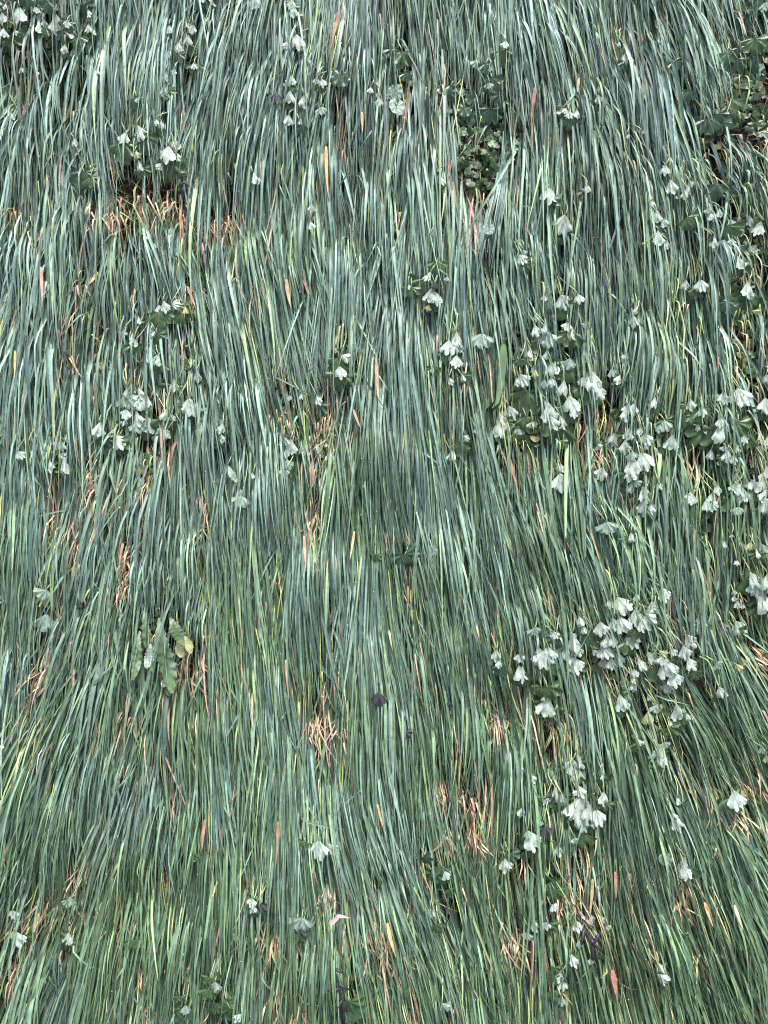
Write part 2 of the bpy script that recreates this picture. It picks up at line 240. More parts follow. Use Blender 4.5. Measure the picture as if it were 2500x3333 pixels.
(6, 'pale green scalloped leaves with silver creases under crossing blades', '980 1100 85 r,1000 1080 60 g,960 1120 60 r,1045 1190 95 w'),
(6, 'silver leaf with two tips, upper one of a hanging string', '778 1345 110 w,760 1400 80 w,800 1390 80 w,770 1290 60 r'),
(6, 'silver leaf lying beside the hanging string', '850 1310 110 w 25,870 1365 60 w,780 1480 75 w,815 1470 50 r'),
(6, 'brilliant white double leaf at the end of a long cream stem', '868 1520 100 w,885 1600 110 w,900 1625 60 w'),
(6, 'white sliver at the tip of a thin cream stem', '955 1475 50 w 25,942 1250 60 n'),
(6, 'green leaf group with a pale crest at the right, left of the biggest leaf', '1145 955 70 w,1120 1070 100 g,1215 1020 80 v,1200 1090 60 w,1255 1115 60 w,1242 1165 120 g,1160 1060 60 r'),
(6, 'biggest bright white leaf of the right side, like an open tulip', '1342 1115 140 w -5,1320 1075 60 w'),
(6, 'white leaf pair on brown stems above the tulip shaped leaf', '1350 920 75 w,1300 910 40 r,1465 905 110 w 15,1500 935 60 w 20,1520 820 60 r'),
(6, 'white and dark green leaf right of the tulip shaped leaf', '1495 1178 60 w,1530 1185 110 g,1450 1110 90 g'),
(6, 'slim white leaf swept sideways under the tulip shaped leaf', '1425 1240 55 w 45'),
(6, 'purple edged white leaves in the lower right part under the tulip shaped leaf', '1290 1270 65 w,1375 1285 75 w,1408 1310 55 w,1420 1325 36 p,1350 1250 40 r'),
(6, 'grey white leaf at the right edge level with the bare brown nest', '1640 960 100 w,1650 790 60 w'),
(6, 'white leaf cut by the right edge below the middle', '1650 1190 70 w'),
(6, 'tall silver cluster under the right middle, next to a black stem', '1448 1480 100 w,1472 1530 90 w,1440 1430 70 r,1420 1500 60 r'),
(6, 'branching weed with silver leaves on a cream stem', '1322 1502 60 w,1300 1555 75 w,1270 1600 80 w,1290 1620 60 r,1145 1560 65 w,1150 1530 36 w'),
(6, 'long white leaves in the lower right corner of the right middle', '1595 1450 120 w,1642 1385 90 w,1620 1535 90 w,1635 1605 110 w,1600 1490 60 r'),
(6, 'mottled green leaves below the tall silver cluster', '1430 1610 100 g,1450 1645 60 r'),
(6, 'white leaf on a green one left of the hanging string', '330 1360 60 w,335 1450 115 w,305 1410 50 g'),
(6, 'silver leaf on thin stems under the straw of the nest', '592 1395 75 w,500 1085 70 g'),
# square 7: lower left
(7, 'crumpled light green leaf standing out at the left edge', '282 560 120 y -28,300 540 90 r -30,290 720 130 r'),
(7, 'small white leaf cut by the left edge low in the photo', '12 1508 45 w 60,730 1520 55 r'),
# square 8
(8, 'grey oval leaf half under blades near the centre', '1140 255 34 h,850 310 36 w'),
(8, 'dark ragged leaf pair crossing a wide blade near the centre', '975 312 90 d,775 302 50 g'),
(8, 'white sliver above a smooth round green leaf', '1545 912 75 w,1560 968 50 w,1570 1020 45 h'),
# square 9: lower right leafy part
(9, 'pale yellow green leaf at the top of the lower right grass', '610 112 90 r,600 90 60 g'),
(9, 'small silver green leaf right of the pale yellow green one', '760 162 60 w,750 130 30 g'),
(9, 'tiny torn white leaf high in the right grass', '1362 210 50 w 30,1440 330 36 w,1405 160 24 w'),
(9, 'drooping white leaf at the end of a pale stem near the right edge', '1600 255 115 w,1570 265 60 w,1525 230 55 y'),
(9, 'dense bunch of white leaves against the right edge', '1540 430 100 w,1590 490 110 w,1640 450 110 w 10,1620 590 120 w,1590 560 80 w,1560 500 60 w'),
(9, 'loose small white leaves left of the dense bunch at the right edge', '1440 560 40 w,1475 602 50 w,1500 615 30 w,1445 525 34 w'),
(9, 'white leaf on dark blades right of the big white drift', '1205 722 95 w'),
(9, 'greyish white leaf at the foot of the dense bunch at the right edge', '1465 750 100 w'),
(9, 'slanting white leaf with a tan tip over dark blades', '1130 818 95 w 35'),
(9, 'frilly white leaf with a purple base right of the big white drift', '1105 895 85 w 20,1060 850 60 p'),
(9, 'white leaf at the top right of the big white drift', '960 520 90 w 25,890 612 90 w 12,880 640 60 r'),
(9, 'slender white leaf at the top of the big white drift', '690 592 105 w 25,625 590 50 w,790 545 60 w'),
(9, 'wide silver leaf at the right of the big white drift, one blade across it', '790 660 110 w,830 690 110 w,860 670 80 w 50,815 725 70 w'),
(9, 'silver leaf pair in the middle top of the big white drift', '700 710 110 w,655 715 75 w,725 740 60 w'),
(9, 'small silver leaf between two cream stems in the big white drift', '565 740 85 w,430 690 65 w,455 745 60 w'),
(9, 'fan of small white leaves in the middle of the big white drift', '625 820 85 w,600 835 60 w -20,650 835 60 w 20'),
(9, 'brightest fan shaped leaf at the bottom of the big white drift', '640 940 140 w,602 900 90 w,700 945 90 w 20,610 990 60 w,655 990 70 w'),
(9, 'tall pale green leaf at the left of the big white drift', '398 830 125 w,352 892 95 w,425 885 70 w,390 800 60 r'),
(9, 'white leaf with black specks below the tall pale leaf', '410 975 105 w,380 960 50 w'),
(9, 'green leaves in the shadow in the heart of the big white drift', '500 790 100 g,520 850 90 d,475 915 45 w,540 905 45 w,290 820 80 g'),
(9, 'whitish green leaf lying right of the bright fan', '765 830 90 w,700 850 90 g,820 785 90 g'),
(9, 'small round white leaf at the left edge of the lower right', '52 935 55 w'),
(9, 'open white four fingered leaf at the left of the lower right', '60 1032 100 w 15'),
(9, 'white leaf with spread fingers on dark grass left of the drift', '200 935 105 w,230 890 60 w,175 895 50 w'),
(9, 'dull green leaf and white tip between the fingers and the tall leaf', '275 1005 80 g,270 910 50 w'),
(9, 'grey shaded leaf pair above the spread fingers', '148 770 65 r,272 790 45 w'),
(9, 'white leaf under a folded cream one right of the drift', '895 932 85 w 40,960 912 60 y,1020 895 45 w'),
(9, 'long diagonal silver leaf right below the drift', '985 990 125 w 25,1045 1065 95 w 20,960 950 60 w'),
(9, 'second diagonal silver leaf, below the long one', '990 1100 125 w 35,1010 1140 60 w'),
(9, 'white leaf on a purple spot under the drift', '835 980 75 w 35,815 1005 40 p'),
(9, 'three tiny white leaves stacked on a thin stem under the drift', '795 1040 50 w,792 1085 45 w,800 1132 60 w,690 1085 50 g'),
(9, 'round green leaf with a bright fold right under the drift', '1140 968 80 w,1165 1010 120 g,1190 1050 70 g'),
(9, 'white leaf at the end of the arching pale stem', '1332 1152 75 w 30,1445 1002 60 y,1315 985 60 r'),
(9, 'single hanging silver leaf below the drift', '722 1232 105 w'),
(9, 'green leaf group capped by a white star leaf above a dark hollow', '190 1150 70 g,240 1150 90 g,235 1245 120 w,225 1200 60 r,250 1280 50 w'),
(9, 'small crushed whitish leaves in the diagonal grass', '900 1205 40 w,950 1280 75 r,940 1260 50 y'),
(9, 'silver leaf with a green edge in the diagonal grass', '1075 1285 100 w 20,1125 1310 50 w'),
(9, 'yellow leaf folded on a blade in the diagonal grass', '890 1335 85 y'),
(9, 'scalloped green leaf pair in the diagonal grass', '1030 1420 80 g,1062 1432 70 g,1038 1372 50 w 40'),
(9, 'little white leaf with three beads left of the diagonal grass', '820 1482 60 w,800 1450 30 w,825 1520 40 g'),
(9, 'long white leaf hanging low in the diagonal grass', '958 1560 110 w,965 1610 60 w,1002 1520 60 r'),
(9, 'whitish leaf group at the bottom of the lower right square of grass', '395 1625 70 w,440 1600 90 w,380 1650 60 r'),
(9, 'grey and yellow leaves near the right edge in the lower third', '1592 1520 50 r,1632 1585 60 y'),
# square 10: bottom left
(10, 'small white leaf at the left, above the bottom left corner', '110 920 58 w'),
(10, 'round cream leaf near the left edge above the bottom', '132 1075 95 w 20,110 1060 60 y'),
(10, 'clear white oval leaf right of the round cream leaf', '435 1102 85 w -15'),
(10, 'dull grey leaf scraps between brown blades at the lower left', '460 860 75 r,210 1172 55 r 0'),
(10, 'pale curled leaf at the left edge of the lower left', '30 220 65 w -60,1115 215 50 g'),
(10, 'small pale leaf on a seed stalk in the lower left middle', '1263 568 40 w,1270 560 40 g'),
(10, 'white leaf over a cream one right of the lower left', '1632 830 55 w,1636 872 55 w 15,1525 1042 60 y'),
(10, 'shiny grey leaf in the dark leafy hole near the bottom', '1405 1362 80 r,1440 1292 30 h,1365 1332 55 g,1358 1425 70 g'),
(10, 'fan of upright pointed leaves at the bottom edge, in the leafy hole', '1415 1560 120 d,1370 1545 80 g,1465 1545 80 g -60,1480 1505 70 g 120'),
(10, 'small pale green leaves at the bottom edge left of the leafy hole', '1200 1545 70 r,1172 1580 70 g,1190 1622 70 h,1165 1480 40 g'),
(10, 'single white pointed leaf right of the leafy hole', '1555 1560 60 w -40'),
(10, 'small lobed green leaf in the bottom grass', '865 1120 60 g,620 980 50 g,1560 1230 30 h'),
# square 11: bottom middle
(11, 'spread white fan leaf with two wings on dark blades', '415 490 105 w -8,485 492 85 w 35,330 470 50 g,150 400 50 d'),
(11, 'large grey leaf with a purple foot above the bottom', '305 965 120 r,305 1010 45 p,300 1055 60 g'),
(11, 'dark purple and green leaf knot at the left of the bottom middle', '30 865 70 d,62 865 60 p,10 870 40 w,45 930 90 d'),
(11, 'broad grey leaf lying right of the black stem at the bottom', '635 1530 75 h 10,610 1500 110 g'),
(11, 'white leaf with rolled tips on the right of the bottom middle', '1600 600 90 w,1632 605 50 w 20,1630 560 60 d'),
(11, 'shaded leaves in the dark slits of the diagonal bottom grass', '1200 680 80 g,1230 700 60 r,1210 750 60 g,1090 590 60 d,1150 720 60 d'),
(11, 'small clover leaf in a dark slit of the bottom middle', '1268 832 55 g,1130 940 70 r,960 940 40 r,1180 1040 70 g'),
(11, 'pale worn leaf patch near the bottom edge, right of middle', '1215 1495 75 r,1480 1525 80 r,1500 1590 50 g'),
# square 12: bottom right
(12, 'white leaf pair falling from the upper cluster toward the largest one', '430 40 95 w,385 8 60 w,435 130 75 w,415 150 40 w -40'),
(12, 'largest pure white leaf of the lower right, hanging like a bell', '445 250 160 w 0,462 350 95 w 0,440 200 90 w,400 280 60 w,480 280 80 w'),
(12, 'slim white leaf right of the large hanging bell', '545 300 95 w 5,535 350 50 w,590 180 85 w,600 240 60 g'),
(12, 'green sprig at the top, right of the large hanging bell', '590 70 80 g,580 45 40 w'),
(12, 'white leaf with purple holes left of the large hanging bell', '290 160 100 w,330 185 65 w 20,272 200 36 p,230 202 60 w,345 210 50 r'),
(12, 'small bright white leaf at the far left of the hanging bells', '60 255 62 w,135 65 60 w 25,180 215 60 g'),
(12, 'holed whitish leaf under two light blades', '118 430 120 w,95 400 60 r'),
(12, 'green and white sprig under the purple leaf', '300 515 75 w,295 485 50 g,405 460 40 w,195 350 34 r'),
(12, 'dull green leaf right under the large hanging bell', '465 460 100 g'),
(12, 'tiny white leaf dot with a dark leaf in the lower right grass', '1075 215 50 w,1105 250 50 d'),
(12, 'narrow white leaf strip in the lower right grass', '1040 320 110 w 20,1025 290 50 w'),
(12, 'glossy grey white leaf near the right edge of the bottom right', '1430 185 110 w 15,1485 165 60 y'),
(12, 'long white leaf with green shadow standing on a straw edge', '1095 600 120 w -5,1090 640 85 w,970 560 45 h'),
(12, 'white speck leaf in the bare brown hole of the bottom right', '278 908 45 w 40,390 900 30 w'),
(12, 'low green plantlets filling the bare brown hole of the bottom right', '270 760 70 g,285 820 80 g,240 720 60 d,60 590 90 d,40 640 80 g,310 840 50 g,215 860 40 y'),
(12, 'small pale bell leaves left under the bare brown hole', '152 1010 80 w,238 1032 75 v,112 1100 55 r'),
(12, 'bright small leaf beside the knobbly black twig', '438 1035 70 w,370 1025 60 g,535 995 50 w,410 1070 50 r'),
(12, 'blue white small leaf right of the knobbly black twig', '595 982 45 w,626 1022 40 w'),
(12, 'cream leaf leaning on the knobbly black twig', '555 1095 65 y,450 1158 55 r'),
(12, 'small pale fan leaf under the black twig', '400 1232 80 w,520 1250 34 w,590 1225 40 g'),
(12, 'pale green leaf spray near the bottom edge', '300 1380 60 g,320 1345 70 w,340 1415 60 w,345 1440 40 w,285 1300 50 g,265 1365 40 g,350 1360 45 g'),
(12, 'small washed out leaf spray at the bottom edge', '340 1530 75 r,290 1480 80 g'),
(12, 'creamy white square leaf in the bottom right', '952 1272 80 w 30'),
(12, 'pale triangular leaf just below the creamy square leaf', '962 1340 80 w 50'),
(12, 'single little green leaf in the bottom right grass', '1110 1080 36 g'),
]

# long blades part round the bigger leaves
_h, _r, _s, _w = [], [], [], []
for c, lab, spec in PL:
    for e in spec.split(','):
        q = e.split(); X, S = loc(c, float(q[0]), float(q[1])); ln = float(q[2]) * F * K
        if q[3] in 'gdhv': _h.append((X, S)); _r.append((ln * .5, ln * .45)); _s.append(.85); _w.append(0)
        elif ln > .015: _h.append((X, S)); _r.append((ln * .4, ln * .4)); _s.append(.6); _w.append(0)
NH = len(hxy)
hxy = np.concatenate([hxy, _h]); hr = np.concatenate([hr * 1.3, _r]); hs_ = np.concatenate([hs_, _s]); hw_ = np.concatenate([hw_, _w])

# smooth noise for the lie of the land
def lumps(n, lo, hi, seed):
    r = np.random.default_rng(seed)
    return r.normal(size=(n, 2)), r.uniform(lo, hi, n), r.uniform(0, 6.28, n)
_L = lumps(14, 12, 45, 3)
def noise(x, y, L=_L):
    v = 0
    for (dx, dy), f, p in zip(*L):
        m = math.hypot(dx, dy); v = v + np.sin((x * dx + y * dy) / m * f + p)
    return v / len(L[1]) ** .5
_L2 = lumps(12, 6, 20, 8); _L3 = lumps(12, 8, 30, 21)
def mound(x, y): return 0.0035 * noise(x, y) + 0.004 * noise(x, y, _L2)

# ---------------------------------------------------------------- helpers
def tag(o, label, cat=None, group=None, kind=None):
    o['label'] = label
    if cat: o['category'] = cat
    if group: o['group'] = group
    if kind: o['kind'] = kind
def link(name, me, mat=None, parent=None):
    o = bpy.data.objects.new(name, me); C.objects.link(o)
    if mat and not me.materials: me.materials.append(mat)
    if parent: o.parent = parent
    else: o.matrix_world = ROT
    return o
def quads_mesh(name, V, Q, col=None, smooth=True):
    me = bpy.data.meshes.new(name)
    me.vertices.add(len(V)); me.vertices.foreach_set('co', V.astype(np.float32).ravel())
    n = Q.shape[1]
    me.loops.add(Q.size); me.loops.foreach_set('vertex_index', Q.astype(np.int32).ravel())
    me.polygons.add(len(Q)); me.polygons.foreach_set('loop_start', np.arange(0, Q.size, n, dtype=np.int32))
    me.update(calc_edges=True)
    if smooth: me.polygons.foreach_set('use_smooth', np.ones(len(Q), dtype=bool))
    if col is not None:
        a = me.color_attributes.new('tint', 'FLOAT_COLOR', 'POINT')
        a.data.foreach_set('color', np.c_[col, np.ones(len(col))].astype(np.float32).ravel())
    return me

def node_mat(name, rough=.5, spec=.5, base=(.1, .1, .1), attr=False, trans=0, noise_amt=0, noise_scale=200, bump=0, sheen=0):
    m = bpy.data.materials.new(name); m.use_nodes = True
    t = m.node_tree; b = t.nodes['Principled BSDF']
    b.inputs['Roughness'].default_value = rough
    b.inputs['Specular IOR Level'].default_value = spec
    b.inputs['Base Color'].default_value = (*base, 1)
    src = None
    if attr:
        a = t.nodes.new('ShaderNodeAttribute'); a.attribute_name = 'tint'; src = a.outputs['Color']
    else:
        a = t.nodes.new('ShaderNodeRGB'); a.outputs[0].default_value = (*base, 1); src = a.outputs[0]
    if noise_amt:
        tc = t.nodes.new('ShaderNodeTexCoord')
        n = t.nodes.new('ShaderNodeTexNoise'); n.inputs['Scale'].default_value = noise_scale; n.inputs['Detail'].default_value = 4
        t.links.new(tc.outputs['Object'], n.inputs['Vector'])
        mr = t.nodes.new('ShaderNodeMapRange'); mr.inputs['From Min'].default_value = .3; mr.inputs['From Max'].default_value = .7
        mr.inputs['To Min'].default_value = 1 - noise_amt; mr.inputs['To Max'].default_value = 1 + noise_amt
        t.links.new(n.outputs['Fac'], mr.inputs['Value'])
        mx = t.nodes.new('ShaderNodeMix'); mx.data_type = 'RGBA'; mx.blend_type = 'MULTIPLY'; mx.inputs[0].default_value = 1
        t.links.new(src, mx.inputs[6]); t.links.new(mr.outputs[0], mx.inputs[7]); src = mx.outputs[2]
        if bump:
            bp = t.nodes.new('ShaderNodeBump'); bp.inputs['Strength'].default_value = bump; bp.inputs['Distance'].default_value = .002
            t.links.new(n.outputs['Fac'], bp.inputs['Height']); t.links.new(bp.outputs[0], b.inputs['Normal'])
    t.links.new(src, b.inputs['Base Color'])
    if trans:
        tr = t.nodes.new('ShaderNodeBsdfTranslucent'); t.links.new(src, tr.inputs['Color'])
        ms = t.nodes.new('ShaderNodeMixShader'); ms.inputs[0].default_value = trans
        t.links.new(b.outputs[0], ms.inputs[1]); t.links.new(tr.outputs[0], ms.inputs[2])
        t.links.new(ms.outputs[0], t.nodes['Material Output'].inputs['Surface'])
    return m
M_GRASS = node_mat('grass', .5, .42, attr=True, trans=.04, noise_amt=.22, noise_scale=90)
M_DRY = node_mat('straw', .6, .3, attr=True, trans=.1, noise_amt=.25, noise_scale=150)
M_PALE = node_mat('pale_leaf', .55, .4, base=(.345, .405, .36), trans=.1, noise_amt=.38, noise_scale=4.5, bump=.5)
def mottle(m, c2, scale, lo, hi):
    t = m.node_tree; b = t.nodes['Principled BSDF']; src = b.inputs['Base Color'].links[0].from_socket
    tc = t.nodes.new('ShaderNodeTexCoord'); n = t.nodes.new('ShaderNodeTexNoise'); n.inputs['Scale'].default_value = scale; n.inputs['Detail'].default_value = 5
    t.links.new(tc.outputs['Object'], n.inputs['Vector'])
    mr = t.nodes.new('ShaderNodeMapRange'); mr.inputs['From Min'].default_value = lo; mr.inputs['From Max'].default_value = hi
    mx = t.nodes.new('ShaderNodeMix'); mx.data_type = 'RGBA'; mx.inputs[7].default_value = (*c2, 1)
    t.links.new(n.outputs['Fac'], mr.inputs['Value']); t.links.new(mr.outputs[0], mx.inputs[0]); t.links.new(src, mx.inputs[6]); t.links.new(mx.outputs[2], b.inputs['Base Color'])
mottle(M_PALE, (.13, .20, .11), 2.3, .5, .72)
M_PALE2 = node_mat('greyish_leaf', .5, .4, base=(.21, .29, .235), trans=.1, noise_amt=.35, noise_scale=4.5, bump=.5)
M_YEL = node_mat('yellowed_leaf', .5, .4, base=(.36, .37, .18), trans=.15, noise_amt=.2, noise_scale=3, bump=.4)
M_GREEN = node_mat('green_leaf', .45, .5, base=(.04, .08, .027), trans=.12, noise_amt=.3, noise_scale=3, bump=.6)
M_DARK = node_mat('dark_leaf', .35, .5, base=(.025, .058, .028), trans=.1, noise_amt=.3, noise_scale=3, bump=.6)
M_STEM = node_mat('stem', .45, .4, base=(.25, .30, .155), noise_amt=.2, noise_scale=60)
M_PURP = node_mat('rotten_leaf', .55, .4, base=(.032, .03, .042), noise_amt=.3, noise_scale=40, bump=.5)
M_SOIL = node_mat('soil', .9, .2, base=(.03, .024, .015), noise_amt=.5, noise_scale=60, bump=1)

# ---------------------------------------------------------------- ground: the bank, level ground above and below
def ground():
    # profile across the slope, in world Y/Z, rounded into level ground at both ends
    a = np.concatenate([np.linspace(-60, -3.2, 24), np.linspace(-3, -1.35, 20), np.linspace(-1.3, 1.3, 190), np.linspace(1.35, 3, 20), np.linspace(3.2, 60, 24)])
    b = np.concatenate([np.linspace(-60, -2, 20), np.linspace(-1.9, -1.05, 14), np.linspace(-1.0, 1.0, 150), np.linspace(1.05, 1.9, 14), np.linspace(2, 60, 20)])
    Y = np.zeros_like(a); Z = np.zeros_like(a)
    def ang(s): return SLOPE * max(0, min(1, (3.2 - abs(s)) / .8))
    i0 = int(np.argmin(abs(a)))
    Y[i0], Z[i0] = a[i0] * math.cos(SLOPE), a[i0] * math.sin(SLOPE)
    for i in range(i0 + 1, len(a)):
        d = a[i] - a[i - 1]; t = ang((a[i] + a[i - 1]) / 2); Y[i] = Y[i - 1] + d * math.cos(t); Z[i] = Z[i - 1] + d * math.sin(t)
    for i in range(i0 - 1, -1, -1):
        d = a[i + 1] - a[i]; t = ang((a[i] + a[i + 1]) / 2); Y[i] = Y[i + 1] - d * math.cos(t); Z[i] = Z[i + 1] - d * math.sin(t)
    X, S = np.meshgrid(b, a)
    inside = np.clip((3 - np.maximum(abs(X), abs(S))) / 1.0, 0, 1)
    h = (mound(X, S) + .004 * np.sin(X * 160 + 3 * np.sin(S * 90)) * np.sin(S * 130)) * inside
    YY, ZZ = np.repeat(Y[:, None], len(b), 1), np.repeat(Z[:, None], len(b), 1)
    V = np.stack([X, YY - h * math.sin(SLOPE), ZZ + h * math.cos(SLOPE)], -1).reshape(-1, 3)
    n, m = len(a), len(b); i = np.arange(n - 1)[:, None] * m + np.arange(m - 1)[None]
    Q = np.stack([i, i + 1, i + m + 1, i + m], -1).reshape(-1, 4)
    me = quads_mesh('ground', V, Q)
    mt = bpy.data.materials.new('turf_soil'); mt.use_nodes = True; t = mt.node_tree; b_ = t.nodes['Principled BSDF']
    b_.inputs['Roughness'].default_value = .9; b_.inputs['Specular IOR Level'].default_value = .2
    tc = t.nodes.new('ShaderNodeTexCoord')
    n1 = t.nodes.new('ShaderNodeTexNoise'); n1.inputs['Scale'].default_value = 45; n1.inputs['Detail'].default_value = 6
    n2 = t.nodes.new('ShaderNodeTexNoise'); n2.inputs['Scale'].default_value = 5; n2.inputs['Detail'].default_value = 5
    r1 = t.nodes.new('ShaderNodeValToRGB'); e = r1.color_ramp.elements
    e[0].position = .35; e[0].color = (.008, .007, .005, 1); e[1].position = .7; e[1].color = (.04, .027, .017, 1)
    r2 = t.nodes.new('ShaderNodeValToRGB'); e = r2.color_ramp.elements
    e[0].position = .3; e[0].color = (.02, .045, .018, 1); e[1].position = .75; e[1].color = (.06, .10, .045, 1)
    # bare soil under the long grass, green turf well beyond it
    ln = t.nodes.new('ShaderNodeVectorMath'); ln.operation = 'LENGTH'
    mr = t.nodes.new('ShaderNodeMapRange'); mr.inputs['From Min'].default_value = 1.2; mr.inputs['From Max'].default_value = 2.2
    mx = t.nodes.new('ShaderNodeMix'); mx.data_type = 'RGBA'
    t.links.new(tc.outputs['Object'], n1.inputs['Vector']); t.links.new(tc.outputs['Object'], n2.inputs['Vector'])
    t.links.new(tc.outputs['Object'], ln.inputs[0]); t.links.new(ln.outputs['Value'], mr.inputs['Value'])
    t.links.new(n1.outputs['Fac'], r1.inputs[0]); t.links.new(n2.outputs['Fac'], r2.inputs[0])
    t.links.new(mr.outputs[0], mx.inputs[0]); t.links.new(r1.outputs[0], mx.inputs[6]); t.links.new(r2.outputs[0], mx.inputs[7])
    t.links.new(mx.outputs[2], b_.inputs['Base Color'])
    bp = t.nodes.new('ShaderNodeBump'); bp.inputs['Distance'].default_value = .01; bp.inputs['Strength'].default_value = .8
    t.links.new(n1.outputs['Fac'], bp.inputs['Height']); t.links.new(bp.outputs[0], b_.inputs['Normal'])
    o = bpy.data.objects.new('ground', me); C.objects.link(o); me.materials.append(mt)
    tag(o, 'dark soil of the bank showing between the grass tufts', kind='structure')
ground()

# ---------------------------------------------------------------- grass
NK = 9
def paths(rx, ry, L, doff, curve, Hh, lift, drop, wav, n=NK):
    """follow the lie of the grass from each root; returns points (N,n,3)"""
    N = len(rx); f0 = flow(rx, ry); P = np.zeros((N, n, 3)); x, y = rx.copy(), ry.copy(); A = np.zeros((N, n))
    ph = rng.uniform(0, 6.28, N)
    for k in range(n):
        t = k / (n - 1)
        a = .9 * (.65 * f0 + .35 * flow(x, y)) + doff + curve * (t - .4) + wav * np.sin(ph + t * 5)
        P[:, k, 0], P[:, k, 1] = x, y; A[:, k] = a
        rise = np.minimum(1, t / lift); rise = rise * rise * (3 - 2 * rise)
        fall = np.clip((t - .55) / .45, 0, 1) ** 1.6
        P[:, k, 2] = mound(x, y) + .003 + Hh * (rise - drop * fall)
        st = L / (n - 1)
        x = x + np.sin(a) * st; y = y - np.cos(a) * st
    return P, A
def hollow_cut(P):
    """share of its length at which each blade first meets a hollow it stops short of"""
    N, n, _ = P.shape; cut = np.ones(N); dead = np.zeros(N, bool)
    for (cx, cy), (a, b), s in zip(hxy, hr, hs_):
        near = np.where((abs(P[:, :, 0] - cx) < a * 1.3).any(1) & (abs(P[:, :, 1] - cy) < b * 1.3).any(1))[0]
        if not len(near): continue
        q = ((P[near, :, 0] - cx) / a) ** 2 + ((P[near, :, 1] - cy) / b) ** 2 < rng.uniform(.6, 1.25, (len(near), 1))
        hit = q.any(1) & (rng.random(len(near)) < s)
        first = q.argmax(1) / (n - 1)
        dead[near[hit & (first < .3)]] = True
        cut[near[hit]] = np.minimum(cut[near[hit]], first[hit])
    return cut, dead
def ribbons(P, A, W, roll, twist, fold=.22, base_w=.55):
    """folded ribbon round each path; widths W, roll about its own length"""
    N, n, _ = P.shape; t = np.linspace(0, 1, n)
    prof = np.minimum(base_w + t * 2.2, 1) * np.clip(1 - ((t - .25) / .755).clip(0) ** 1.7, 0.02, 1)
    w = W[:, None] * prof[None] / 2
    T = np.gradient(P, axis=1); T /= np.linalg.norm(T, axis=2, keepdims=True) + 1e-9
    up = np.zeros_like(T); up[..., 2] = 1
    S = np.cross(T, up); S /= np.linalg.norm(S, axis=2, keepdims=True) + 1e-9
    Nn = np.cross(S, T)
    r = (roll[:, None] + twist[:, None] * (t[None] - .3))[..., None]
    S2 = S * np.cos(r) + Nn * np.sin(r); N2 = -S * np.sin(r) + Nn * np.cos(r)
    wv = w[..., None]
    V = np.stack([P - S2 * wv, P - N2 * wv * fold * 2, P + S2 * wv], 2).reshape(-1, 3)
    i = (np.arange(N)[:, None, None] * n * 3 + np.arange(n - 1)[None, :, None] * 3 + np.arange(2)[None, None])
    Q = np.stack([i, i + 1, i + 4, i + 3], -1).reshape(-1, 4)
    return V, Q
def tint(c0, t_stops, N, n=NK):
    """c0 (N,3) colour of the blade; t_stops list of (t, (N,3)) blended along it"""
    t = np.linspace(0, 1, n); out = np.zeros((N, n, 3))
    ts = [s[0] for s in t_stops]; cs = np.stack([np.broadcast_to(s[1], (N, 3)) for s in t_stops], 1)
    for k in range(n):
        j = min(max(np.searchsorted(ts, t[k], side='right') - 1, 0), len(ts) - 2)
        f = min(max((t[k] - ts[j]) / (ts[j + 1] - ts[j]), 0), 1)
        out[:, k] = cs[:, j] * (1 - f) + cs[:, j + 1] * f
    return np.repeat(out[:, :, None, :], 3, 2).reshape(-1, 3)

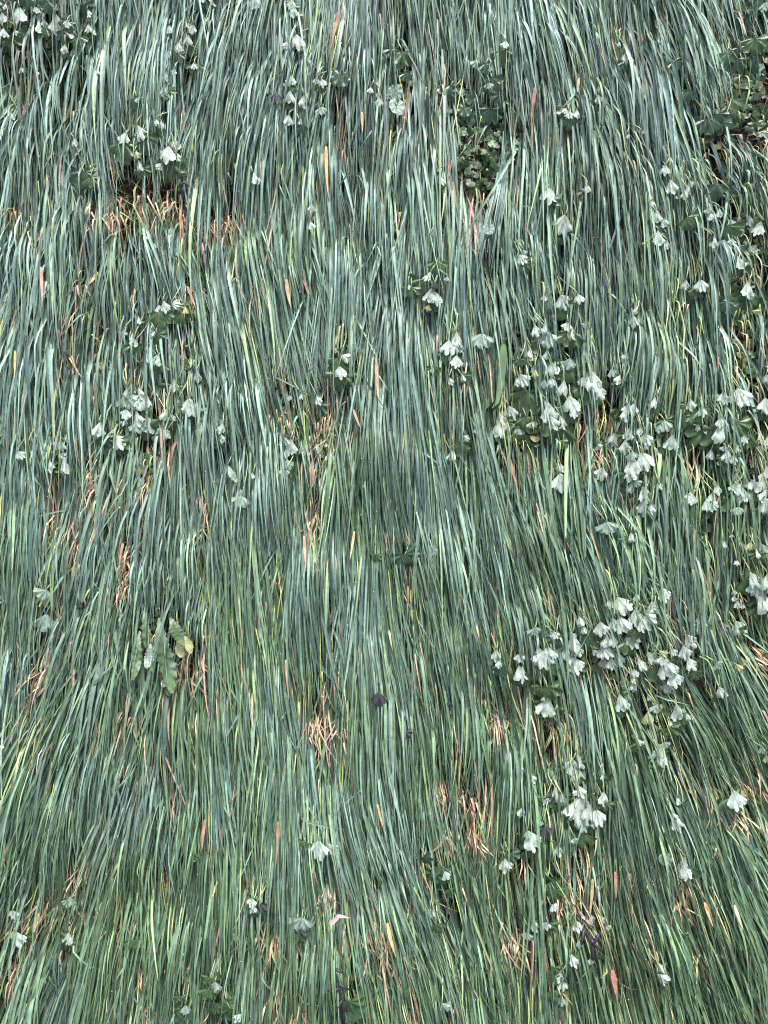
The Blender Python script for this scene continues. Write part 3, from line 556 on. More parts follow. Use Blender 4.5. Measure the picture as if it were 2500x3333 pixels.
XM, YM = 1.0, 1.25
def region_tone(x, y):             # blade colour, waxy pale blue (1) to deep green (0), with painted light
    v = .46 + .20 * noise(x, y, _L3) + .36 * np.clip(y / .9, -1, 1) - .12 * np.clip(x / .7, -1, 1)  # upslope term paints in sky sheen above and the viewer's shade below
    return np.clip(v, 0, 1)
def make_grass():
    sp = .058; gx, gy = np.meshgrid(np.arange(-XM, XM, sp), np.arange(-YM + .05, YM + .28, sp * .9))
    tx = gx.ravel() + rng.normal(0, sp * .33, gx.size); ty = gy.ravel() + rng.normal(0, sp * .33, gx.size)
    NT = len(tx); per = 48
    # fewer blades outside the view
    keep = (abs(tx) < .78) | (rng.random(NT) < .6); tx, ty = tx[keep], ty[keep]; NT = len(tx)
    tl = rng.uniform(.15, .31, NT) * (1 - .12 * (ty < -.5)); tH = .014 + .036 * rng.random(NT) ** 1.5; ta = rng.normal(0, R(3.2), NT)
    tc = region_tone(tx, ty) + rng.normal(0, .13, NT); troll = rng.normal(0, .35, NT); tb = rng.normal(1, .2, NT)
    id_ = np.repeat(np.arange(NT), per); N = len(id_)
    dx, dy = rng.normal(0, .016, N), rng.normal(0, .018, N)
    rx, ry = tx[id_] + dx, ty[id_] + dy
    L = tl[id_] * rng.normal(1, .16, N).clip(.45, 1.5)
    doff = ta[id_] + dx * 3.2 + rng.normal(0, R(2.6), N)
    wild = rng.random(N) < .035; doff[wild] += rng.normal(0, R(13), wild.sum())
    curve = rng.normal(0, R(5), N)
    Hh = tH[id_] * rng.uniform(.3, 1.2, N) + .004
    lift = rng.uniform(.45, .8, N); drop = rng.uniform(-.05, .35, N)
    wav = rng.normal(0, R(.7), N)
    keep_state = rng.bit_generator.state
    P, A = paths(rx, ry, L, doff, curve, Hh, lift, drop, wav)
    cut, dead = hollow_cut(P)
    cut = np.where(cut < 1, np.clip(cut * rng.uniform(.75, 1.12, N), .3, 1), 1); L = L * cut
    rng.bit_generator.state = keep_state
    P, A = paths(rx, ry, L, doff, curve, Hh, lift, drop, wav)
    ok = ~dead; P, A, L = P[ok], A[ok], L[ok]; id_ = id_[ok]; N = len(L)
    W = (.0027 * np.exp(rng.normal(0, .34, N))).clip(.0013, .0066) * (1 + .35 * (rng.random(N) < .12)) * (.8 + .7 * L / .3).clip(.8, 1.35)
    W *= 1 + .12 * np.clip(P[:, 0, 1] / .8, -1, 1)
    roll = troll[id_] + rng.normal(0, .5, N); twist = rng.normal(0, .6, N)
    V, Q = ribbons(P, A, W, roll, twist)
    # colours: waxy blue-green with painted sheen to green with painted shade, some yellow-green
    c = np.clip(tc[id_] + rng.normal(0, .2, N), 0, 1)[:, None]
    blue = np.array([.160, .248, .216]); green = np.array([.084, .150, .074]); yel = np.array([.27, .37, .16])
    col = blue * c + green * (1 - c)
    y_ = (rng.random(N) < .10)[:, None]; col = np.where(y_, yel * .55 + col * .45, col)
    dk = (rng.random(N) < .24)[:, None]; col = np.where(dk, col * np.array([.42, .48, .55]), col)
    col = col * (tb[id_] * rng.normal(1, .22, N)).clip(.4, 1.7)[:, None]
    base = col * .5 + np.array([.34, .37, .18]) * .5
    tipc = np.where((rng.random(N) < .14)[:, None], np.array([.30, .19, .09]), col * np.array([1.15, 1.05, .9]))
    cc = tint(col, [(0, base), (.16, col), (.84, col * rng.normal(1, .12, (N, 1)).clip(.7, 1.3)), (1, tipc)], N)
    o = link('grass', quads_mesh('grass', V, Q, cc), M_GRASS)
    tag(o, 'long flattened blue green grass combed down the bank in tufts', kind='stuff')
    return P
GP = make_grass()

# how high the grass stands, for resting things on it
CELL = .01; GX, GY = int(2.4 / CELL), int(3.2 / CELL)
top = np.zeros((GX, GY))
def raster(P):
    q = np.concatenate([P, (P[:, 1:] + P[:, :-1]) / 2], 1).reshape(-1, 3)
    i = ((q[:, 0] + 1.2) / CELL).astype(int).clip(0, GX - 1); j = ((q[:, 1] + 1.6) / CELL).astype(int).clip(0, GY - 1)
    np.maximum.at(top, (i, j), q[:, 2])
raster(GP)
_t = np.pad(top, 2, mode='edge'); TOP = sum(_t[a:a + GX, b:b + GY] for a in range(5) for b in range(5)) / 25
def top_at(x, y):
    i = min(max(int((x + 1.2) / CELL), 0), GX - 1); j = min(max(int((y + 1.6) / CELL), 0), GY - 1)
    return float(TOP[i, j])

def simple_blades(name, label, rx, ry, L, doff, Hh, W, cols, mat, lift=.35, drop=None, n=NK, fold=.2, rollsd=.6, base_w=.6, cutting=False, base=None, curve=None, add=None):
    N = len(rx)
    if curve is None: curve = rng.normal(0, R(12), N)
    if drop is None: drop = rng.uniform(.1, .7, N)
    st = rng.bit_generator.state; wav = R(3) * np.ones(N)
    P, A = paths(rx, ry, L, doff, curve, Hh, np.full(N, lift), drop, wav, n)
    if cutting:
        cut, dead = hollow_cut(P); L = L * np.where(cut < 1, np.clip(cut, .3, 1), 1); rng.bit_generator.state = st
        P, A = paths(rx, ry, L, doff, curve, Hh, np.full(N, lift), drop, wav, n)
    if add is not None: P[:, :, 2] += add[:, None]
    V, Q = ribbons(P, A, W, rng.normal(0, rollsd, N), rng.normal(0, .8, N), fold, base_w)
    b = cols if base is None else base
    cc = tint(cols, [(0, b), (.3, cols), (1, cols * .85)], N, n)
    o = link(name, quads_mesh(name, V, Q, cc), mat); tag(o, label, kind='stuff'); return P

DRYC = np.array([[.46, .33, .21], [.50, .33, .27], [.21, .12, .085], [.56, .46, .28], [.38, .25, .17], [.46, .36, .16], [.11, .07, .055]])
def pick(N, p=None): return DRYC[rng.choice(len(DRYC), N, p=p)] * rng.normal(1, .15, (N, 1)).clip(.6, 1.4)

# pale thin stalks through the green
def make_stalks():
    N = 2200
    rx, ry = rng.uniform(-.95, .95, N), rng.uniform(-1.15, 1.3, N)
    cols = np.where((rng.random(N) < .6)[:, None], np.array([.30, .37, .12]), np.array([.44, .43, .19])) * rng.normal(1, .15, (N, 1))
    simple_blades('grass_stalks', 'thin pale yellow green stalks running through the flattened grass', rx, ry, rng.uniform(.08, .26, N),
                  rng.normal(0, R(6), N), rng.uniform(.016, .034, N), rng.uniform(.0013, .0024, N), cols, M_GRASS, fold=.5, rollsd=.2, cutting=True)
make_stalks()

# dead blades: some loose in the sward, many at the roots under the hollows
def make_dry():
    x1, y1 = rng.uniform(-.95, .95, 4200), rng.uniform(-1.15, 1.3, 4200)
    dark = np.zeros(4200, bool)                       # none over the dark leafy pockets
    for (cx, cy), (a, b), s, w in zip(hxy, hr, hs_, hw_):
        if w < .3: dark |= ((x1 - cx) / a) ** 2 + ((y1 - .04 - cy) / (b + .03)) ** 2 < 1
    x1, y1 = x1[~dark], y1[~dark]; N1 = len(x1)
    L1 = rng.uniform(.05, .2, N1); H1 = rng.uniform(.010, .033, N1); a1 = rng.normal(0, R(7), N1)
    X, Y, L, H, A = [x1], [y1], [L1], [H1], [a1]
    for (cx, cy), (a, b), s, w in zip(hxy, hr, hs_, hw_):
        n = int(w ** 1.5 * (8 + a * 1000))
        X.append(cx + rng.normal(0, a * .55, n)); Y.append(cy - b * .75 + rng.normal(0, b * .35, n))
        L.append(rng.uniform(.02, .08, n)); H.append(rng.uniform(.008, .030, n)); A.append(rng.normal(0, R(22), n))
    rx, ry, L, H, A = map(np.concatenate, (X, Y, L, H, A)); N = len(rx)
    cols = pick(N, [.24, .26, .10, .22, .08, .04, .06])
    simple_blades('dry_grass', 'dead tan, rusty and cream grass blades among the green', rx, ry, L, A, H,
                  (.0022 * np.exp(rng.normal(0, .35, N))).clip(.001, .005), cols, M_DRY, n=8, lift=.3)
make_dry()
# short green shoots coming from the roots below the hollows
def make_shoots():
    X, Y = [], []
    for (cx, cy), (a, b), w in zip(hxy[:NH], hr[:NH], hw_):
        if w < .25: continue
        n = int((4 + a * 450) * .8); X.append(cx + rng.normal(0, a * .7, n)); Y.append(cy - b * .9 + rng.normal(0, b * .5, n))
    rx, ry = np.concatenate(X), np.concatenate(Y); N = len(rx)
    cols = np.where((rng.random(N) < .5)[:, None], np.array([.11, .19, .07]), np.array([.15, .22, .09])) * rng.normal(1, .2, (N, 1)).clip(.5, 1.6)
    simple_blades('short_shoots', 'short fresh green shoots at the roots below the hollows', rx, ry, rng.uniform(.03, .1, N), rng.normal(0, R(20), N),
                  rng.uniform(.008, .026, N), rng.uniform(.0018, .0036, N), cols, M_GRASS, n=7)
make_shoots()
# broken and stray blades lying across the rest
def make_loose():
    N = 900
    rx, ry = rng.uniform(-.9, .9, N), rng.uniform(-1.1, 1.1, N)
    cols = np.array([.10, .185, .13]) * rng.normal(1, .3, (N, 1)).clip(.4, 1.8) * np.where((rng.random(N) < .2)[:, None], np.array([2, 1.6, .9]), 1)
    simple_blades('loose_blades', 'stray green blades lying crosswise over the sward', rx, ry, rng.uniform(.04, .14, N), rng.normal(0, R(22), N),
                  rng.uniform(.02, .045, N), rng.uniform(.0018, .004, N), cols, M_GRASS, n=7, curve=rng.normal(0, R(14), N))
make_loose()
# low dark foliage filling the leafy pockets
def make_foliage():
    X, Y = [], []
    for (cx, cy), (a, b), s, w in zip(hxy[:NH], hr[:NH], hs_, hw_):
        if w > .45 or s < .6: continue
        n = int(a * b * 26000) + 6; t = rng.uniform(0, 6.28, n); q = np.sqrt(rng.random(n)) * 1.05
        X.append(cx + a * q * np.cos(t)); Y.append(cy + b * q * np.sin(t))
    x, y = np.concatenate(X), np.concatenate(Y); N = len(x); k = 11
    ang = np.linspace(-2.5, 2.5, k); rad = .82 + .18 * np.abs(np.cos(ang * 2.2))
    base = np.stack([np.sin(ang) * rad, -np.cos(ang) * rad, .12 * np.cos(ang * 4)], 1); base = np.concatenate([[[0, .15, .1]], base])
    sz = rng.uniform(.004, .0105, N); ro = rng.normal(0, 1.0, N); tx = rng.normal(0, .45, N); ty = rng.normal(0, .45, N)
    V = base[None] * sz[:, None, None]
    V[..., 2] += V[..., 0] * np.tan(tx)[:, None] * .6 + V[..., 1] * np.tan(ty)[:, None] * .6
    c, s_ = np.cos(ro)[:, None], np.sin(ro)[:, None]
    V = np.stack([V[..., 0] * c - V[..., 1] * s_, V[..., 0] * s_ + V[..., 1] * c, V[..., 2]], -1)
    V += np.stack([x, y, mound(x, y) + rng.uniform(.004, .02, N)], -1)[:, None]
    T = np.stack([np.zeros(k - 1, int), np.arange(1, k), np.arange(2, k + 1)], 1)
    Q = (T[None] + np.arange(N)[:, None, None] * (k + 1)).reshape(-1, 3)
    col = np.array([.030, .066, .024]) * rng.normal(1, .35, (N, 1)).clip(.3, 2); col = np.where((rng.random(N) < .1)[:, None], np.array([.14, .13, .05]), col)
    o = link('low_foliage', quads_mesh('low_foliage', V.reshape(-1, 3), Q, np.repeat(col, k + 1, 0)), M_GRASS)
    tag(o, 'small dark green leaves filling the shaded pockets between tufts', kind='stuff')
make_foliage()
# thatch of thin dead fibres on the soil
def make_thatch():
    N = 16000
    rx, ry = rng.uniform(-.95, .95, N), rng.uniform(-1.15, 1.2, N)
    ex = []
    simple_blades('thatch', 'matted brown root fibres and dead stems on the soil', rx, ry, rng.uniform(.02, .07, N), rng.normal(0, R(50), N),
                  rng.uniform(.002, .014, N), rng.uniform(.0007, .0018, N), pick(N) * .4, M_DRY, n=4, rollsd=.3, curve=rng.normal(0, R(60), N))
make_thatch()

# ---------------------------------------------------------------- leaves (unit length, stalk end at the origin, tip towards -Y)
def radial_leaf(phimax, nl, depth, seed, cup, pleat, ripple, teeth=2, tooth=.07, rings=(.28, .52, .74, .9, 1), na=40, stretch=1.0, droop=.15, crumple=.05):
    r_ = np.random.default_rng(seed)
    u = np.linspace(0, 1, na); phi = (u * 2 - 1) * phimax
    uu = u + r_.normal(0, .03) + .03 * np.sin(u * 5 + seed); w = uu * nl; d = np.abs(w - np.round(w)); inner = (w > .3) & (w < nl - .3)
    rad = 1 - depth * np.exp(-(d / .11) ** 2) * inner
    lobe = r_.uniform(.82, 1.05, nl + 2)[np.clip(np.floor(w), 0, nl).astype(int)]
    rad = rad * (lobe * .6 + .4) * (1 - .18 * np.abs(phi / phimax) ** 3)
    rad = rad * (1 - tooth + tooth * np.abs(np.cos(w * math.pi * teeth)) ** .6)
    V = [(0, 0, 0)]; 
    p1, p2 = r_.uniform(0, 6, 2)
    for rr in rings:
        for k in range(na):
            q = rr * rad[k] if rr > .6 else rr * (rad[k] * .6 + .4 * rad.mean())
            x = math.sin(phi[k]) * q; y = -math.cos(phi[k]) * q * stretch
            z = cup * (1 - (phi[k] / phimax) ** 2) * rr - droop * rr * rr + pleat * rr * math.cos(u[k] * nl * 2 * math.pi) \
                + ripple * rr ** 3 * math.sin(u[k] * nl * 5 + p1) + crumple * math.sin(x * 7 + p1) * math.sin(y * 8 + p2) * rr
            V.append((x, y, z))
    Fs = [(0, 1 + k, 2 + k) for k in range(na - 1)]
    for j in range(len(rings) - 1):
        a = 1 + j * na; b = a + na
        Fs += [(a + k, b + k, b + k + 1, a + k + 1) for k in range(na - 1)]
    return V, Fs
def narrow_leaf(seed, width, tooth=0.0, n=22, curl=.2):
    r_ = np.random.default_rng(seed); V = []; Fs = []; p = r_.uniform(0, 6)
    for k in range(n):
        t = k / (n - 1); w = width * (math.sin(math.pi * (t * .93 + .05)) ** .8) * (.55 + .6 * t) / 2
        w *= 1 - tooth * (k % 2) * r_.uniform(.3, 1.3) - tooth * .5 * (k % 3 == 1) * r_.random()
        cx = .05 * math.sin(t * 3 + p); z = curl * math.sin(t * 2.6) + .03 * math.sin(t * 9 + p)
        for sgn, q in ((-1, 1), (-1, .45), (0, 0), (1, .45), (1, 1)):
            V.append((cx + sgn * w * q, -t, z - .25 * w * (1 - q) + .06 * tooth * (k % 2) * q + .02 * math.sin(k * 1.7 + sgn) * q))
    for k in range(n - 1):
        for j in range(4):
            a = k * 5 + j; Fs.append((a, a + 1, a + 6, a + 5))
    return V, Fs
def mk(name, vf, mat):
    me = bpy.data.meshes.new(name); me.from_pydata(vf[0], [], vf[1]); me.materials.append(mat)
    me.polygons.foreach_set('use_smooth', np.ones(len(me.polygons), dtype=bool)); me.update(); return me
LEAF = {}
LEAF['w'] = [mk('folded_leaf', radial_leaf(R(a), nl, dp, s, cup, .028, .07, droop=.12, crumple=.09, tooth=.12, stretch=1.22), M_PALE) for a, nl, dp, s, cup in
             ((40, 3, .26, 1, .2), (34, 3, .2, 2, .24), (52, 3, .28, 3, .18), (44, 4, .2, 4, .2), (28, 2, .24, 5, .26), (60, 5, .2, 6, .14), (37, 3, .32, 7, .2))]
LEAF['r'] = [mk('grey_leaf', radial_leaf(R(a), nl, dp, s, cup, .04, .05), M_PALE2) for a, nl, dp, s, cup in
             ((48, 3, .3, 11, .18), (70, 5, .25, 12, .12), (36, 3, .35, 13, .22))]
LEAF['y'] = [mk('yellow_leaf', radial_leaf(R(a), 3, .35, s, .2, .05, .08), M_YEL) for a, s in ((40, 21), (30, 22))]
LEAF['g'] = [mk('green_leaf', radial_leaf(R(a), nl, dp, s, .03, .05, .07, tooth=.1, droop=.12, crumple=.07), M_GREEN) for a, nl, dp, s in
             ((100, 5, .34, 31), (80, 3, .36, 32), (115, 7, .25, 33), (90, 5, .3, 34))]
LEAF['d'] = [mk('dark_green_leaf', radial_leaf(R(a), nl, dp, s, .03, .05, .07, tooth=.08), M_DARK) for a, nl, dp, s in
             ((110, 5, .3, 41), (125, 7, .22, 42), (95, 3, .34, 43))]
LEAF['h'] = [mk('round_leaf', radial_leaf(R(165), 9, .06, s, .02, .015, .04, teeth=1, tooth=.03, droop=.02), m) for s, m in ((51, M_DARK), (52, M_PALE2), (53, M_DARK))]
LEAF['n'] = [mk('narrow_leaf', narrow_leaf(s, w, .12), M_PALE2) for s, w in ((61, .3), (62, .4))]
LEAF['t'] = [mk('narrow_green_leaf', narrow_leaf(s, w, .1), M_GREEN) for s, w in ((63, .3), (64, .36))]
LEAF['p'] = [mk('rotten_leaf', radial_leaf(R(a), 3, .3, s, .2, .06, .1), M_PURP) for a, s in ((45, 71), (60, 72))]
PARTLABEL = {'w': 'pale folded leaf showing its whitish underside', 'g': 'green scalloped leaf face up', 'r': 'dull grey green leaf',
             'y': 'yellowing leaf', 'd': 'dark green scalloped leaf', 'h': 'rounded leaf', 'p': 'blackish rotten leaf', 'n': 'narrow greyish leaf', 't': 'narrow green leaf'}

def tube(P, r0, r1, ns=5):
    P = [Vector(p) for p in P]; V = []; Fs = []
    for i, p in enumerate(P):
        T = (P[min(i + 1, len(P) - 1)] - P[max(i - 1, 0)]).normalized()
        S = T.cross(Vector((0, 0, 1))).normalized(); U = S.cross(T); r = r0 + (r1 - r0) * i / (len(P) - 1)
        for k in range(ns):
            a = 2 * math.pi * k / ns; V.append(tuple(p + (S * math.cos(a) + U * math.sin(a)) * r))
        if i:
            for k in range(ns):
                a = (i - 1) * ns + k; b = (i - 1) * ns + (k + 1) % ns; Fs.append((a, b, b + ns, a + ns))
    Fs += [tuple(range(ns))[::-1], tuple(range(len(V) - ns, len(V)))]
    return V, Fs

def root_empty(name, x, s, h):
    o = bpy.data.objects.new(name, None); C.objects.link(o)
    o.empty_display_size = .01; o.matrix_world = ROT @ Matrix.Translation((x, s, h)); return o

def plant(c, label, spec, name='weed_plant', cat='weed', group=None, reach=(.04, .08), lift=0.0):
    """spec: 'x y length kind [turn] [+lift in mm]' entries on square c"""
    L = []
    for e in spec.split(','):
        q = e.split(); cc = c
        if ':' in q[0]: cc, q[0] = int(q[0].split(':')[0]), q[0].split(':')[1]
        x, y, ln, kd = float(q[0]), float(q[1]), float(q[2]) * F * K * (1.02 if q[3] in 'wr' else 1.14), q[3]
        X, S = loc(cc, x, y); a = flow1(X, S) + R(rnd.gauss(0, 14)); up = lift
        for z in q[4:]:
            if z[0] == '^': up = float(z[1:]) / 1000
            else: a = R(float(z))
        L.append([X, S, ln, kd, a, up])
    L = [l for l in L if math.hypot(l[0] - L[0][0], l[1] - L[0][1]) < .07]
    # pale folded leaves hang over the dark face of a neighbour
    for l in list(L):
        if l[3] == 'w' and l[2] > .015 and rnd.random() < .75:
            L.append([l[0] + rnd.gauss(0, .004), l[1] - l[2] * .45, l[2] * 1.05, 'g', l[4] + rnd.gauss(0, .3), l[5] - .004])
    mx = sum(l[0] for l in L) / len(L); my = max(l[1] for l in L)
    fa = flow1(mx, my); rr = rnd.uniform(*reach)
    bx, by = mx - math.sin(fa) * rr, my + math.cos(fa) * rr
    bh = mound(np.array([bx]), np.array([by]))[0] + .006
    root = root_empty(name, bx, by, bh); tag(root, label, cat, group)
    for X, S, ln, kd, a, up in L:
        kd2 = 'g' if kd == 'v' else kd
        f = .42 if kd2 not in 'gdh' else .3
        if kd2 == 'h': f = 0.05
        hx, hy = X - math.sin(a) * ln * f, S + math.cos(a) * ln * f
        hz = top_at(hx, hy) * .55 + top_at(X, S) * .45 + up + rnd.uniform(-.004, .002) - (.001 if kd in 'dgh' else -.001)
        def mat(tx, ty, tz, sc):
            return (Matrix.Translation((hx - bx, hy - by, hz - bh + tz)) @ Matrix.Rotation(a, 4, 'Z')
                    @ Matrix.Rotation(R(tx), 4, 'X') @ Matrix.Rotation(R(ty), 4, 'Y') @ Matrix.Diagonal((sc * rnd.uniform(.88, 1.12), sc, sc, 1)))
        me = rnd.choice(LEAF[kd2])
        o = bpy.data.objects.new('leaf', me); C.objects.link(o); o.parent = root
        o.matrix_local = mat(rnd.uniform(-4, 14), rnd.gauss(0, 13), 0, ln); o['label'] = PARTLABEL[kd2]
        if kd == 'v':
            m2 = rnd.choice(LEAF['w']); o2 = bpy.data.objects.new('folded_lobe', m2); C.objects.link(o2); o2.parent = o
            o2.matrix_local = Matrix.Translation((rnd.uniform(-.12, .12), .1, .07)) @ Matrix.Diagonal((.62, .62, .62, 1)); o2['label'] = PARTLABEL['w']
        # its stalk, from the root in the sward up to the leaf
        p0 = Vector((0, 0, 0)); p3 = Vector((hx - bx, hy - by, hz - bh)); side = rnd.gauss(0, .007)
        pts = []
        for k in range(8):
            t = k / 7; q = p0.lerp(p3, t); q.z = (p3.z + .001) * (t * t * (3 - 2 * t)) + .001; q.x += side * math.sin(t * math.pi); pts.append(q)
        st = mk('stem', tube(pts, .0012, .0009), M_STEM)
        so = bpy.data.objects.new('stem', st); C.objects.link(so); so.parent = root
    return root

for c, lab, spec in PL: plant(c, lab, spec)

# long strap leaf
def ribbon_thing(name, label, cat, c, x, y, ln, wid, rot, mat, col=None, bend=0, up=.002, kink=None, hmul=1.0, group=None):
    X, S = loc(c, x, y); L = ln * F * K; a = R(rot); n = 12
    P = np.zeros((1, n, 3)); px_, py_ = X - math.sin(a) * L / 2, S + math.cos(a) * L / 2
    for k in range(n):
        t = k / (n - 1); aa = a + R(bend) * (t - .5) + (R(kink[1]) if kink and t > kink[0] else 0)
        P[0, k] = (px_, py_, 0); px_ += math.sin(aa) * L / (n - 1); py_ -= math.cos(aa) * L / (n - 1)
    for k in range(n): P[0, k, 2] = top_at(P[0, k, 0], P[0, k, 1]) * hmul + up
    z = P[0, :, 2]; P[0, :, 2] = np.convolve(np.pad(z, 3, mode='edge'), np.ones(7) / 7, 'valid')
    if kink: P[0, :, 2] += .006 * np.exp(-((np.linspace(0, 1, n) - kink[0]) / .12) ** 2)
    o0 = P[0, 0].copy(); P[0] -= o0
    V, Q = ribbons(P, None, np.array([wid * F * K]), np.array([rnd.gauss(0, .25)]), np.array([rnd.gauss(0, .4)]), .15, .6)
    cc = None
    if col is not None:
        cc = np.repeat((np.array(col)[None] * (1 + .12 * np.sin(np.arange(n) * 1.3 + rnd.random() * 6))[:, None]), 3, 0)
    o = bpy.data.objects.new(name, quads_mesh(name, V, Q, cc)); C.objects.link(o); o.data.materials.append(mat)
    o.matrix_world = ROT @ Matrix.Translation(tuple(o0)); tag(o, label, cat, group); return o

r_ = ribbon_thing('strap_leaf', 'long pale green strap leaf curving down left of the leafy band', 'leaf', 5, 1553, 830, 480, 50, -8, M_PALE2, bend=-16, up=.004)
M_PG = node_mat('strap_green', .4, .5, base=(.15, .24, .12), noise_amt=.25, noise_scale=60, trans=.1)
r_.data.materials.clear(); r_.data.materials.append(M_PG)

TAN, PINK, RUST, CREAM, ORG, BRN = (.44, .32, .21), (.48, .29, .23), (.33, .17, .12), (.58, .48, .30), (.54, .34, .15), (.20, .11, .075)
DRYL = [
 ('long orange and cream dead blade high in the upper middle', 2, 470, 1130, 330, 22, 3, ORG, 6), ('red brown dead blade above a long orange one near the top edge', 2, 520, 190, 210, 20, -12, RUST, 0),
 ('slender mauve brown dead blade beside the heart shaped leaves', 2, 965, 720, 400, 16, -8, BRN, -6), ('short orange blade standing alone in the upper middle', 2, 692, 830, 130, 16, 2, ORG, 0),
 ('dark red dead blade sunk in a slit at the top right', 3, 135, 720, 240, 20, -6, RUST, 0), ('yellow orange blade tip in the top right grass', 3, 420, 590, 90, 16, -5, ORG, 0),
 ('pink dead blade running along the left edge of the photo', 4, 300, 230, 260, 20, 2, PINK, -6), ('straight orange blade piece lying apart at the left', 4, 622, 165, 95, 22, -32, ORG, 0),
 ('orange brown dead blade standing among green at the left', 4, 132, 720, 180, 16, 0, ORG, 0), ('wide brown dead blade at a dark slit left', 4, 395, 540, 110, 24, 5, RUST, 0),
 ('pink dead blade slanting right above the wide scalloped leaf', 4, 1230, 270, 150, 18, 20, PINK, 0), ('brown to cream long dead blade right of centre top', 5, 790, 830, 300, 22, 4, TAN, 4),
 ('red brown blade slanting right at the upper centre', 5, 335, 220, 170, 18, 16, RUST, 0), ('tan broad blade piece below a rusty one at the upper centre', 5, 228, 270, 190, 24, 10, TAN, 14),
 ('rusty blade under the triangular leaves row', 5, 660, 1060, 140, 18, 22, RUST, 10), ('brown upright blade at the foot of the slit', 5, 372, 1400, 160, 18, 1, BRN, 0),
 ('brown slanting blade at the left of the leafy band foot', 6, 30, 1420, 230, 20, 14, RUST, 4), ('pink dead blades bundle piece in the left straw', 7, 790, 300, 180, 22, -14, PINK, 10),
 ('tan long dead blade in the middle of the lower centre', 8, 325, 280, 230, 20, 4, TAN, 0), ('orange brown patch blade on the lower centre', 8, 985, 600, 220, 18, 0, ORG, 4),
 ('cream to tan blade left in the lower centre', 8, 625, 230, 190, 16, -9, CREAM, 0), ('long brown blade hanging left in the lower centre', 8, 215, 1080, 260, 16, 4, TAN, 0),
 ('brown dead blade left of the spread fan leaf', 11, 150, 480, 300, 20, -3, RUST, -4), ('cream kinked stalk left above the folded pink straw', 11, 820, 330, 230, 14, 16, ORG, 8),
 ('orange brown dead blade over the diagonal grass of the bottom', 11, 880, 1090, 230, 24, 15, ORG, 8), ('orange blade at the left of the bottom left corner', 10, 235, 1010, 160, 22, -18, ORG, 0),
 ('dark red blade in the bottom left straw', 10, 1320, 430, 200, 20, -4, RUST, 6), ('wide terracotta blade at the bottom right', 12, 665, 1390, 200, 34, 10, RUST, 0),
 ('tan blade standing in the bare brown hole', 12, 525, 880, 300, 22, -3, TAN, -4), ('straight orange brown blade right of the bare brown hole', 12, 658, 730, 170, 20, 3, RUST, 0),
 ('cream curved blade on dark grass at the lower right', 12, 1440, 940, 160, 20, 18, CREAM, 0), ('orange tipped yellow blade at the lower right', 12, 1265, 940, 160, 20, 18, ORG, 0)]
for lab, c, x, y, ln, w, rot, col, bend in DRYL:
    ribbon_thing('dry_blade', lab, 'dry blade', c, x, y, ln, w, rot, M_DRY, col, bend, up=.001 + rnd.uniform(-.001, .003), group='dead blades lying on the grass')

# long bare cream stems
STEM = [('long cream stem leading to the brilliant white double leaf', 6, [(800, 1140), (825, 1200), (850, 1300), (862, 1400), (868, 1480)]),
 ('straight cream stem through the grass below the brown nest', 6, [(897, 1050), (905, 1180), (915, 1320), (940, 1430), (960, 1475)]),
 ('pale green stem curving through the blades at the middle right', 6, [(1085, 250), (1120, 400), (1130, 480), (1100, 600), (1095, 700)]),
 ('upright cream stem with a pink cast at the middle right', 6, [(1113, 640), (1118, 760), (1110, 900), (1105, 960)]),
 ('thin vertical cream stem at the left of the leafy band', 6, [(195, 170), (197, 300), (195, 430)]),
 ('cream stem curling at the right edge of the leafy side', 6, [(1520, 990), (1570, 1040), (1600, 1120), (1625, 1220), (1640, 1340)]),
 ('thin crossed stem from the upper right of the forked leaves', 3, [(1500, 1180), (1540, 1230), (1580, 1350), (1650, 1420)]),
 ('vertical pale brown stem among the dark leaves at the right', 3, [(1470, 1240), (1478, 1330), (1465, 1450)]),
 ('arching pale stem over the diagonal grass', 9, [(1200, 935), (1245, 950), (1270, 1000), (1300, 1080), (1320, 1130)]),
 ('kinked yellow stem in the big white drift', 9, [(600, 360), (640, 500), (650, 600), (648, 680)]),
 ('pale stem hooking down at the right of the white drift', 9, [(920, 740), (970, 790), (1005, 880), (1010, 950)]),
 ('hooked whitish loop stalk left above the white bells', 9, [(300, 1235), (275, 1290), (285, 1350), (340, 1370), (350, 1450)]),
 ('second hooked pale stalk beside the loop', 9, [(372, 1305), (400, 1360), (412, 1450), (415, 1560)]),
 ('long wavy cream stalk sweeping down the right edge at the bottom', 12, [(1390, 410), (1450, 480), (1520, 590), (1555, 700), (1565, 820)]),
 ('cream stem starting the bundle in the middle of the photo', 5, [(575, 440), (562, 520), (556, 640)]),
 ('second cream stem of the bundle in the middle of the photo', 5, [(552, 450), (540, 560), (535, 630)]),
 ('long pale stem holding the four leaf cluster', 5, [(1300, 370), (1292, 440), (1285, 510)]),
 ('whitish thin stem left of the fan shaped small leaf', 5, [(455, 1020), (440, 1110), (445, 1190)])]
